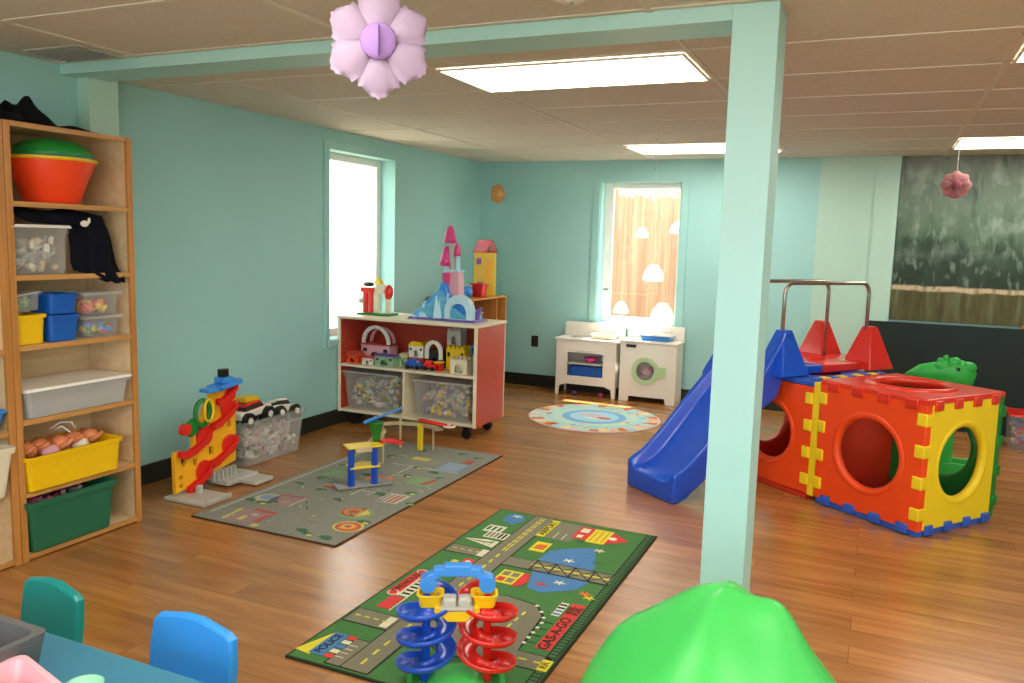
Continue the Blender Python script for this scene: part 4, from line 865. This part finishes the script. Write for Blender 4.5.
cx1, cy1 = .2155, 5.232
t = thing('play_cube', 'orange, yellow, red and green plastic crawl-through cube with round holes', 'play cube', (cx1, cy1, 0), AX)
h0 = s_ / 2; zb = .035
XZf = lambda y: T(0, y, zb) @ XZ
YZf = lambda x: T(x, 0, zb) @ YZ
face_panel(s_ - .0, hh - .005, True, 'orange', XZf(-h0 + th / 2)).build('orange_panel', t)
a = face_panel(s_ - 2 * th, hh - .005, True, 'cyel', YZf(h0 - th / 2)); tabs(a, (h0 - .026, -h0 + .025, zb + .02), (h0 - .026, -h0 + .025, zb + hh - .02), (0, 0, 0), 'cyel', wd=.07, dp=.06); a.build('yellow_panel', t)
a = face_panel(s_ - 2 * th, hh - .005, False, 'cred', YZf(-h0 + th / 2)); a.build('red_side_panel', t)
a = tabs(MB(), (-h0 + .024, -h0 + .022, zb + .02), (-h0 + .024, -h0 + .022, zb + hh - .02), (0, -.004, 0), 'cyel', wd=.07, dp=.055); a.box((-h0 + .012, -h0 + .03, zb + hh / 2), (.012, .04, hh - .05), 'cyel', .004).build('yellow_joint', t)
a = face_panel(s_, hh - .005, True, 'green', XZf(h0 - th / 2)); tabs(a, (h0 - .022, h0 - .022, zb + .02), (h0 - .022, h0 - .022, zb + hh - .02), (.006, .004, 0), 'green'); a.build('green_panel', t)
a = MB(); a.plate(rect(-h0, -h0, h0, h0), [circ(0, 0, .215, 48)], .04, 'cred', T(0, 0, zb + hh), .008)
a.tube([(.225 * math.cos(2 * PI * k / 48), .225 * math.sin(2 * PI * k / 48), zb + hh + .012) for k in range(48)], .026, 'cred', 10, True)
tabs(a, (-h0 + .02, -h0 + .022, zb + hh - .005), (h0 - .02, -h0 + .022, zb + hh - .005), (0, -.006, -.010), 'cred', wd=.08)
tabs(a, (h0 - .022, -h0 + .02, zb + hh - .005), (h0 - .022, h0 - .02, zb + hh - .005), (.006, 0, -.014), 'cred', wd=.07); a.build('red_panel', t)
a = MB(); a.plate(rect(-h0 + .01, -h0 + .01, h0 - .01, h0 - .01), [circ(0, 0, .20, 48)], .034, 'cblue', T(0, 0, zb - .018), .006)
tabs(a, (-h0 + .02, -h0 + .022, zb + .005), (h0 - .02, -h0 + .022, zb + .005), (0, -.008, -.004), 'cblue', wd=.07)
tabs(a, (h0 - .022, -h0 + .02, zb + .005), (h0 - .022, h0 - .02, zb + .005), (.008, 0, -.004), 'cblue'); a.build('blue_panel', t)
# second cube under the deck
F = Vector((cx1, cy1)) + Vector((-.8, .6)) * (s_ + .05)
t = thing('play_cube', 'orange-fronted crawl-through cube under the slide platform, behind the column', 'play cube', (F.x, F.y, 0), AX)
face_panel(s_, hh - .04, True, 'orange', XZf(-h0 + th / 2), .2).build('orange_panel', t)
face_panel(s_ - 2 * th, hh - .04, True, 'cred', YZf(-h0 + th / 2), .2).build('red_panel', t)
face_panel(s_, hh - .04, False, 'cred', XZf(h0 - th / 2), .2).build('red_back_panel', t)
a = face_panel(s_ - 2 * th, hh - .04, True, 'cyel', YZf(h0 - th / 2), .2); a.box((h0 + .021, 0, zb + hh / 2 - .005), (.046, s_ - .0, hh + .0), 'cyel', .008)
tabs(a, (h0 - .028, -h0 + .022, zb + .02), (h0 - .028, -h0 + .022, zb + hh - .04), (0, -.006, 0), 'cyel', wd=.07, dp=.055)
a.build('yellow_panel', t)
a = MB(); a.plate(rect(-h0, -h0, h0, h0), [circ(0, 0, .2, 40)], .03, 'cblue', T(0, 0, zb + hh - .022), .006); a.build('top_panel', t)
a = MB()
for k in range(9): a.box((h0 - .02, -h0 + .04 + k * .074, zb + hh + .0), (.06, .05, .03), 'cyel' if k % 2 else 'cblue', .008)
a.build('edge_tabs', t)
a = MB(); a.plate(rect(-h0 + .01, -h0 + .01, h0 - .01, h0 - .01), [], .03, 'cred', T(0, 0, zb - .02), .006); a.build('bottom_panel', t)
# slide tower : local x = -a direction(u), local y = c direction; origin P1
P1 = (-.53, 5.35)
t = thing('slide_tower', 'blue slide with red and blue platform, cone posts and metal hand rails', 'slide', (P1[0], P1[1], 0), AX)
u0, u1 = .06, -.46      # right edge, left edge in local x
zd = .78
a = MB(); a.box(((u0 + u1) / 2, .16, zd - .02), (u0 - u1, .33, .055), 'blue', .01, seg=3); a.build('blue_deck', t)
a = MB(); a.box(((u0 + u1) / 2, .625, zd - .02), (u0 - u1, .59, .055), 'red', .01, seg=3); a.build('red_deck', t)
def cone(x, y, m, zb_=.0):
    a = MB()
    a.frus((x, y, zd - .045), (.24, .24), (.07, .07), .28, m, .008)
    return a
cone(-.0, 0.02, 'blue').build('cone_post', t); cone(-.40, 0.02, 'blue').build('cone_post', t)
cone(-.0, .83, 'red').build('cone_post', t); cone(-.40, .83, 'red').build('cone_post', t)
def rail(x, ya, yb):
    R_ = .07; zt = 1.305; pts = [(x, ya, zd)]
    for k in range(7): q = PI / 2 * k / 6; pts.append((x, ya + R_ - R_ * math.cos(q), zt - R_ + R_ * math.sin(q)))
    for k in range(7): q = PI / 2 * k / 6; pts.append((x, yb - R_ + R_ * math.sin(q), zt - R_ + R_ * math.cos(q)))
    pts.append((x, yb, zd)); MB().tube(pts, .0125, 'chrome', 12).build('hand_rail', t)
rail(-.005, .01, .80); rail(-.25, .03, .70)
# chute
secs = []
path = [(.10, .765), (0.0, .76), (-.08, .725), (-.2, .62), (-.35, .475), (-.5, .325), (-.60, .225), (-.67, .165), (-.73, .135), (-.79, .125), (-.83, .12)]
for i, (v, zz) in enumerate(path):
    f = i / (len(path) - 1); wh = .105 if i < 8 else (.09, .07, .05)[i - 8]
    if i <= 1: wh = .05
    zlow = zz - .05 if i < 7 else (.06, .02, .0, .0)[i - 7]
    zlow2 = max(0.0, zlow - (.07 if 1 < i < 7 else 0))
    L0, R0 = -.425, .02
    zlow2 = .737 if i < 2 else zlow2
    secs.append([(L0, v, zlow2), (L0 - .005, v, zz + wh), (L0 + .03, v, zz + wh), (L0 + .055, v, zz + .015), (L0 + .10, v, zz), (R0 - .10, v, zz), (R0 - .055, v, zz + .015), (R0 - .03, v, zz + wh), (R0 + .005, v, zz + wh), (R0, v, zlow2), (R0 - .05, v, zlow2 + .0), (L0 + .05, v, zlow2)])
a = MB(); a.loft(secs, 'blue')
ch = a.build('chute', t)
md = ch.modifiers.new('b', 'BEVEL'); md.width = .012; md.segments = 3; md.limit_method = 'ANGLE'; md.angle_limit = .5
for p_ in ch.data.polygons: p_.use_smooth = True
# side gusset
for x in (.035, -.44):
    MB().plate([(.16, .737), (.05, 1.0), (-.02, 1.0), (-.05, .93), (-.22, .70), (-.24, .50), (-.06, .60), (-.012, .735), (.1, .737)], [], .035, 'blue', T(x, 0, 0) @ YZ, .008).build('slide_flank', t)
# crocodile rocker behind
t = thing('crocodile_rocker', 'bright green plastic crocodile toy behind the orange and yellow cube', 'ride-on toy', (.44, 6.35, 0), .1)
t.scale = (.72, .72, .97)
a = MB(); a.tube([(-.30, 0, .66), (-.18, 0, .71), (-.05, 0, .72), (.08, 0, .72), (.20, 0, .71), (.28, 0, .68)], [.04, .06, .075, .11, .10, .06], 'croc', 16)
a.sph((.0, -.05, .77), .05, 'croc', (1.3, .7, .8)).sph((.10, -.05, .80), .05, 'croc', (1.2, .8, .8)).sph((.22, -.03, .77), .06, 'croc', (1.3, 1, .7)).sph((.03, -.02, .82), .03, 'croc').sph((-.02, -.03, .80), .03, 'croc')
a.build('body', t)
MB().box((.0, 0, .33), (.3, .22, .62), 'croc', .04, seg=3).build('leg_block', t)
a = MB(); a.plate([(-.38, .05), (-.2, .01), (0, 0), (.2, .01), (.38, .05), (.36, .09), (-.36, .09)], [], .04, 'croc', T(0, -.12, 0) @ XZ, .006).plate([(-.38, .05), (-.2, .01), (0, 0), (.2, .01), (.38, .05), (.36, .09), (-.36, .09)], [], .04, 'croc', T(0, .12, 0) @ XZ, .006); a.build('runners', t)
tag(MB().sph((.13, -.11, .76), .012, 'blk').build('eye', t), 'dark eye', 'x'); del C.objects['eye']['category']
tubthing('storage_bin', 'clear bin of colourful toys with red lid at the right photo edge', 'storage bin', 1.22, 7.50, 0.001, .40, .32, .27, 'clear', lid='red', content=(['red', 'cblue', 'grey', 'yel', 'pinkp'], .85))

# ------------------------------------------------------------------ marble run on the green rug
t = thing('ball_tower', 'ball run tower with blue and red spirals joined by a yellow bridge', 'ball run toy', (-1.215, 2.345, .0128), .47)
t.scale = (1.0, 1.0, .98)
a = MB()
MB().tub((0, 0, 0), (.34, .2), (.30, .17), .035, .006, 'bgreen', 0).lathe([(0, 0), (.09, 0), (.10, .02), (.09, .045), (.06, .055), (0, .055)], 'bgreen', (0, -.03, 0), 24).build('base', t)
for s, m in ((-1, 'blue'), (1, 'red')):
    MB().cyl((s * .103, 0, .02), (s * .103, 0, .325), .014, m).lathe([(.018, 0), (.022, .02), (.014, .04)], m, (s * .103, 0, .02), 16).build('post', t)
    b = bmesh.new(); rows = []; n = 96; turns = 3.0
    prof = [(.040, .020), (.042, .004), (.058, -.008), (.080, -.004), (.094, .006), (.100, .020), (.104, .020), (.099, .003), (.083, -.010), (.057, -.014), (.038, .0)]
    for k in range(n + 1):
        an = 2 * PI * turns * k / n * s + PI / 2; z = .325 - .275 * k / n
        rows.append([b.verts.new((s * .103 + r * math.cos(an), r * math.sin(an), z + dz)) for r, dz in prof])
    for A, B in zip(rows, rows[1:]):
        for k in range(len(prof)): j = (k + 1) % len(prof); b.faces.new((A[k], A[j], B[j], B[k]))
    b.faces.new(rows[0]); b.faces.new(rows[-1][::-1]); bmesh.ops.recalc_face_normals(b, faces=b.faces)
    a = MB(); a._add(b, m, None, True); a.build('spiral_track', t)
    MB().tub((s * .090, -.01, .297), (.07, .06), (.085, .075), .045, .005, 'yel', .003).build('cup', t)
a = MB().box((0, -.03, .300), (.15, .05, .018), 'yel', .005)
a.plate([(-.075, .0), (-.06, -.02), (-.045, -.02), (-.03, -.035), (.03, -.035), (.045, -.02), (.06, -.02), (.075, 0)], [], .02, 'yel', T(0, -.06, .298) @ XZ, .003); a.build('bridge', t)
MB().box((-.025, -.045, .326), (.045, .05, .034), 'lgrey', .01, seg=3).box((.025, -.045, .326), (.045, .05, .034), 'lgrey', .01, seg=3).box((0, -.045, .310), (.11, .062, .012), 'lgrey', .003).build('gate', t)
a = MB(); pts = []
n = 7
for k in range(n):
    q = PI * k / (n - 1)
    x = -.10 * math.cos(q); z = .40 + .062 * math.sin(q) ** .6
    pts.append((x, z))
a.plate([(-.115, .385), (-.125, .42), (-.105, .445), (-.085, .455), (-.08, .47), (-.05, .472), (-.045, .482), (.045, .482), (.05, .472), (.08, .47), (.085, .455), (.105, .445), (.125, .42), (.115, .385), (.082, .385), (.078, .425), (.055, .44), (-.055, .44), (-.078, .425), (-.082, .385)], [], .04, 'lblue', T(0, .03, -.055) @ XZ, .006)
for s in (-1, 1): a.cyl((s * .10, .003, .36), (s * .10, .057, .36), .028, 'lblue', seg=24)
a.build('handle_arch', t)
# ------------------------------------------------------------------ race tower toy (left)
t = thing('race_tower', 'red and yellow multi-level toy race tower standing beside the tall shelf', 'toy race tower', (-3.58, 3.385, 0), 0)
OUT = [(-.01, .03), (-.015, .27), (.03, .275), (.035, .20), (.055, .17), (.085, .22), (.11, .235), (.13, .28), (.12, .38), (.15, .42), (.20, .44), (.22, .50), (.26, .52), (.27, .59), (.46, .60), (.475, .50), (.47, .12), (.36, .10), (.26, .085), (.12, .05)]
H_ = [rect(.018, .06, .042, .08), rect(.018, .11, .042, .13), rect(.125, .165, .155, .205), rect(.25, .20, .285, .25), rect(.27, .42, .30, .47), rect(.40, .34, .43, .385), rect(.20, .31, .22, .34), rect(.34, .46, .37, .50)]
MB().plate(OUT, H_, .03, 'tyel', YZ, .004).build('tower_wall', t)
def chute(pts, m, wd=.022):
    a = MB(); rows = []
    for (y, z) in pts: rows.append([(.02, y, z), (.02, y, z + .035), (.028, y, z + .035), (.03, y, z + .006), (.02 + wd, y, z + .002), (.024 + wd, y, z + .03), (.03 + wd, y, z + .03), (.03 + wd, y, z - .006)])
    a.loft(rows, m); return a
def blade(pts, ctr, r):
    a = chute(pts, 'red'); 
    a.plate(circ(ctr[0], ctr[1], r, 24), [], .012, 'red', T(.022, 0, 0) @ YZ, .003); return a
blade([(.0, .245), (.06, .235), (.12, .25), (.17, .275), (.22, .31), (.25, .36)], (.205, .33), .062).build('red_chute', t)
blade([(.24, .13), (.30, .145), (.36, .175), (.42, .21), (.46, .255)], (.41, .235), .062).build('red_chute', t)
blade([(.06, .02), (.10, .035), (.15, .055), (.20, .09), (.25, .14)], (.20, .12), .064).build('red_chute', t)
blade([(.26, .36), (.31, .37), (.36, .395), (.42, .43), (.46, .47)], (.40, .455), .06).build('red_chute', t)
blade([(.30, .50), (.34, .50), (.40, .53), (.46, .58)], (.42, .545), .045).build('red_chute', t)
a = MB(); a.tube([(.045, .17 + .055 * math.cos(q * PI / 10), .475 + .075 * math.sin(q * PI / 10)) for q in range(20)], .014, 'green', 8, True).box((.03, .10, .40), (.03, .07, .09), 'green', .008, (0.4, 0, 0)); a.build('green_loop', t)
MB().tube([(.07, .195 + .035 * math.cos(q * PI / 10), .49 + .065 * math.sin(q * PI / 10)) for q in range(20)], .008, 'yel', 8, True).build('yellow_ring', t)
MB().cyl((.02, .045, .40), (.05, .045, .40), .035, 'red', seg=20).build('red_disc', t)
MB().box((.03, .37, .615), (.10, .2, .028), 'lblue', .006, (.12, 0, 0)).box((.04, .25, .60), (.08, .12, .022), 'lblue', .006).box((.03, .36, .645), (.07, .09, .035), 'lblue', .006).build('blue_canopy', t)
MB().box((.03, .355, .685), (.04, .055, .05), 'blk', .004).build('black_box', t)
a = MB(); a.box((.11, .06, .012), (.30, .22, .02), 'lgrey', .006).box((.26, .06, .026), (.012, .2, .02), 'lgrey', .003).box((.04, .42, .028), (.16, .26, .03), 'lgrey', .006).box((.16, .47, .02), (.16, .16, .022), 'lgrey', .006)
for k in range(6): a.box((.03, .26 + .035 * k, .07), (.03, .012, .06), 'lgrey', .003)
a.box((.08, .10, .04), (.03, .03, .05), 'lgrey', .004); a.build('base', t)
t.location.z = .0125 * 0
# clear tub with trucks
tubthing('storage_bin', 'clear tub of toy vehicles against the left wall behind the race tower', 'storage bin', -3.785, 4.34, 0.001, .25, .62, .30, 'frost2', rim=.008, taper=.86, content=(['cream', 'tanp', 'lgrey', 'lidw', 'pinkp', 'lidw'], .75))
def truck(label, x, y, z, m1, m2, rot, L_=.24):
    t = thing('toy_truck', label, 'toy truck', (x, y, z)); t.rotation_euler = rot
    a = MB(); a.box((0, 0, .075), (L_, .11, .05), m1, .012, seg=3).frus((-.01, 0, .098), (L_ * .6, .10), (L_ * .42, .085), .05, m2, .006); a.build('body', t)
    MB().frus((-.01, 0, .104), (L_ * .6, .104), (L_ * .46, .09), .03, 'dark', .003).build('windows', t)
    for sx in (-1, 1):
        for sy in (-1, 1):
            wv = MB().cyl((sx * L_ * .32, sy * .045, .044), (sx * L_ * .32, sy * .085, .044), .05, 'blk', seg=20).build('wheel', t)
            MB().cyl((sx * L_ * .32, sy * .07, .044), (sx * L_ * .32, sy * .089, .044), .022, 'lidw', seg=12).build('hub', wv)
truck('white, red and yellow toy truck with big black wheels on the clear tub', -3.75, 4.20, .272, 'lidw', 'red', (.0, -.08, PI / 2), .30)
truck('white toy police truck tipped over at the far end of the clear tub', -3.77, 4.53, .222, 'lidw', 'lidw', (-.3, .1, PI / 2), .25)
tag(MB().box((0, 0, 0), (.10, .13, .03), 'yel', .008, seg=3).build('toy_block', loc=(-3.76, 4.17, .435)), 'yellow toy roof piece lying on the first truck', 'toy part')
# ------------------------------------------------------------------ track toy on the grey rug
t = thing('track_tower', 'toy road track set with blue pillars, beige loop, green cone and red ramp', 'toy track', (-2.80, 4.05, .0135), 0)
a = MB()
q1, q2 = (-.015, -.04), (.075, .075)
def loc2(x, y): return x + 2.80, y - 4.05
for (x, y) in (q1, q2):
    MB().frus((x, y, .0), (.036, .03), (.03, .024), .24, 'blue', .003).build('pillar', t)
for (x, y) in ((-.06, .02), (.03, .13)):
    MB().box((x, y, .12), (.014, .014, .24), 'tanp', .003).build('post', t)
d = Vector((q2[0] - q1[0], q2[1] - q1[1], 0)); ang = math.atan2(d.y, d.x); mid = ((q1[0] + q2[0]) / 2 - .02, (q1[1] + q2[1]) / 2 + .03)
MB().box((mid[0], mid[1], .246), (d.length + .07, .12, .01), 'cyel', .003, (0, 0, ang)).box((mid[0] + .04, mid[1] - .05, .235), (d.length * .7, .012, .03), 'tanp', .003, (0, 0, ang)).build('upper_deck', t)
MB().box((mid[0], mid[1], .12), (d.length + .04, .11, .01), 'cyel', .003, (0, 0, ang)).build('lower_deck', t)
MB().box((mid[0], mid[1], .006), (d.length + .2, .14, .008), 'grey', .003, (0, 0, ang)).box((mid[0] - .12, mid[1] - .04, .02), (.12, .01, .03), 'grey', .003, (0, 0, ang - .9)).build('base', t)
MB().lathe([(.0, 0), (.022, 0), (.026, .03), (.045, .12), (.05, .125), (0, .125)], 'green', (.03, .16, .246), 20).build('green_cone', t)
MB().box((.08, .18, .42), (.24, .035, .012), 'lblue', .004, (0, -.42, .2)).box((-.015, .165, .378), (.08, .06, .02), 'lblue', .006, (0, -.42, .2)).build('blue_ramp', t)
a = MB(); pts = []
for k in range(21):
    q = -PI * .55 + PI * 1.25 * k / 20; pass
ctl = [(.0, .15, .23), (-.08, .35, .22), (-.18, .55, .20), (-.30, .70, .18), (-.40, .85, .165), (-.35, .98, .155), (-.20, 1.02, .155), (-.05, 1.01, .155), (.04, .95, .155)]
for k in range(21):
    f = k / 20 * 8; i_ = min(int(f), 7); g_ = f - i_; pts.append(tuple(ctl[i_][c_] * (1 - g_) + ctl[i_ + 1][c_] * g_ for c_ in range(3)))
rows = []
for k, p_ in enumerate(pts):
    p_ = Vector(p_); nx = Vector(pts[min(k + 1, 20)]) - Vector(pts[max(k - 1, 0)]); nx.normalize(); n_ = Vector((-nx.y, nx.x, 0)) * .028
    rows.append([tuple(p_ + n_), tuple(p_ + n_ + Vector((0, 0, .014))), tuple(p_ + n_ * .8 + Vector((0, 0, .014))), tuple(p_ + n_ * .8 + Vector((0, 0, .005))), tuple(p_ - n_ * .8 + Vector((0, 0, .005))), tuple(p_ - n_ * .8 + Vector((0, 0, .014))), tuple(p_ - n_ + Vector((0, 0, .014))), tuple(p_ - n_)])
a.loft(rows, 'tanp'); a.build('loop_track', t)
MB().box((.09, .20, .252), (.10, .05, .02), 'red', .006, (0, 0, .8)).box((.13, .25, .236), (.06, .05, .02), 'red', .006, (0, 0, .8)).build('red_gate', t)
for (x, y, z) in ((-.265, .92, .25), (-.03, .985, .155), (-.14, .50, .20)): MB().box((x, y, z / 2), (.013, .013, z), 'tanp', .003).build('post', t)
MB().box((-.105, .93, .097), (.036, .024, .194), 'cyel', .003).build('yellow_post', t)
a = MB(); a.box((.0, .94, .212), (.24, .05, .012), 'red', .004, (0, .10, .05)); a.build('red_ramp', t)
MB().cyl((.12, .945, .196), (.12, .945, .204), .045, 'lidw', seg=20).cyl((.12, .945, .202), (.12, .945, .208), .028, 'red', seg=16).cyl((.12, .945, .206), (.12, .945, .210), .016, 'lidw', seg=16).build('target_disc', t)

# ------------------------------------------------------------------ foreground: dome toy, table, chairs
t = thing('green_dome', 'large bright green moulded plastic play dome in front of the column', 'play dome', (-.305, 2.1, 0), 0)
t.scale = (.94, .94, 1.0)
def dome(r, an):
    return 0
b = bmesh.new(); rows = []; NR, NA = 30, 80
for i in range(NR + 1):
    f = i / NR; row = []
    for k in range(NA):
        an = 2 * PI * k / NA
        R_ = .43 * (1 + .04 * math.cos(3 * an - 2.0) + .025 * math.cos(5 * an + .5)); rr = R_ * f
        x = rr * math.cos(an); y = rr * math.sin(an)
        z = .60 * (1 - (rr / .56) ** 2) * (1 + .05 * f * math.cos(4 * an + .6)) + .045 * math.exp(-((x + .01) ** 2 + (y - .03) ** 2) / .014) + .05 * math.exp(-((x - .15) ** 2 + (y - .03) ** 2) / .004) + .03 * math.exp(-((x + .31) ** 2 + (y - .02) ** 2) / .006)
        if f > .9: z -= (f - .9) ** 2 * 6
        row.append((x, y, z))
    rows.append(row)
rows.append([(x * 1.04, y * 1.04, z * .75) for x, y, z in rows[-1]]); rows.append([(x * 1.05, y * 1.05, z * .4) for x, y, z in rows[-1]]); rows.append([(x * 1.03, y * 1.03, 0.0) for x, y, z in rows[-1]])
ctr = b.verts.new((0, 0, rows[0][0][2])); Rv = [[b.verts.new(p_) for p_ in row] for row in rows[1:]]
for k in range(NA): b.faces.new((ctr, Rv[0][k], Rv[0][(k + 1) % NA]))
for A, B in zip(Rv, Rv[1:]):
    for k in range(NA): j = (k + 1) % NA; b.faces.new((A[k], B[k], B[j], A[j]))
bmesh.ops.recalc_face_normals(b, faces=b.faces)
a = MB(); a._add(b, 'bgreen', None, True); a.build('shell', t)
t = thing('activity_table', 'blue-topped children table in the lower left corner', 'table', (-1.95, .96, 0), 0)
MB().box((0, 0, .488), (1.6, .76, .024), 'tbl', .008, seg=3).build('tabletop', t)
MB().box((0, 0, .45), (1.4, .58, .05), 'grey', .004).build('apron', t)
for sx in (-1, 1):
    for sy in (-1, 1): MB().cyl((sx * .72, sy * .3, 0), (sx * .70, sy * .29, .475), .02, 'chrome', seg=14).build('leg', t)
def chair(label, x, y, rz, m, k=1.0, dz=0):
    t = thing('child_chair', label, 'chair', (x, y, 0), rz, None)
    rows = []
    # backrest : local y = outwards (behind the sitter), seat towards -y
    out = [(px * k, pz + (dz if pz > .3 else 0)) for px, pz in [(-.125, .27), (-.13, .40), (-.122, .475), (-.105, .495), (-.03, .51), (.02, .51), (.105, .488), (.122, .475), (.128, .40), (.125, .27)]]
    b = bmesh.new()
    a = MB(); a.plate(out, [], .03, m, T(0, .0, 0) @ Matrix.Rotation(-.10, 4, 'X') @ XZ, .009); 
    a.build('backrest', t)
    a = MB(); a.box((0, -.11, .272), (.27, .27, .03), m, .012, seg=3); a.build('seat', t)
    for sx in (-1, 1):
        for sy, yy in ((1, .02), (-1, -.23)): MB().cyl((sx * .135, yy + sy * .02, 0), (sx * .11, yy, .27), .012, 'chrome', seg=12).build('leg', t)
    return t
chair('teal plastic child chair with its back to the shelf, behind the blue table', -2.125, 1.50, -.05, 'chairt', 1.0, .0)
chair('sky blue plastic child chair at the near end of the blue table', -1.58, 1.50, .0, 'chairb', 1.12, .01)
t = thing('grey_bin', 'grey open plastic bin standing on the blue table', 'bin', (-1.86, 1.115, .501), 0)
MB().tub((0, 0, 0), (.32, .17), (.35, .20), .10, .02, 'dgrey', 0).build('tub', t)
t = thing('pink_basket', 'pale pink slotted basket with orange pieces on the blue table', 'basket', (-1.59, 1.03, .501), -.25)
a = MB(); a.tub((0, 0, 0), (.18, .13), (.22, .17), .075, .006, 'pinkp', .008); a.build('basket', t)
a = MB(); random.seed(4)
for k in range(9):
    tag(MB().box((0, 0, 0), (.045, .022, .016), random.choice(['orange', 'ror', 'orange', 'cream', 'dark']), .004, (random.random(), random.random(), random.random() * 3)).build('plastic_brick', loc=(-1.58 + (k % 3 - 1) * .05, 1.04 + (k // 3 - 1) * .035, .545)), 'small toy brick lying in the pink basket', 'toy brick', 'bricks in the pink basket')
tag(MB().lathe([(0, 0), (.03, 0), (.042, .02), (.038, .02), (.026, .004), (0, .004)], 'mint2', (-1.54, 1.185, .501), 24).build('mint_dish'), 'small mint green dish right of the pink basket', 'dish')
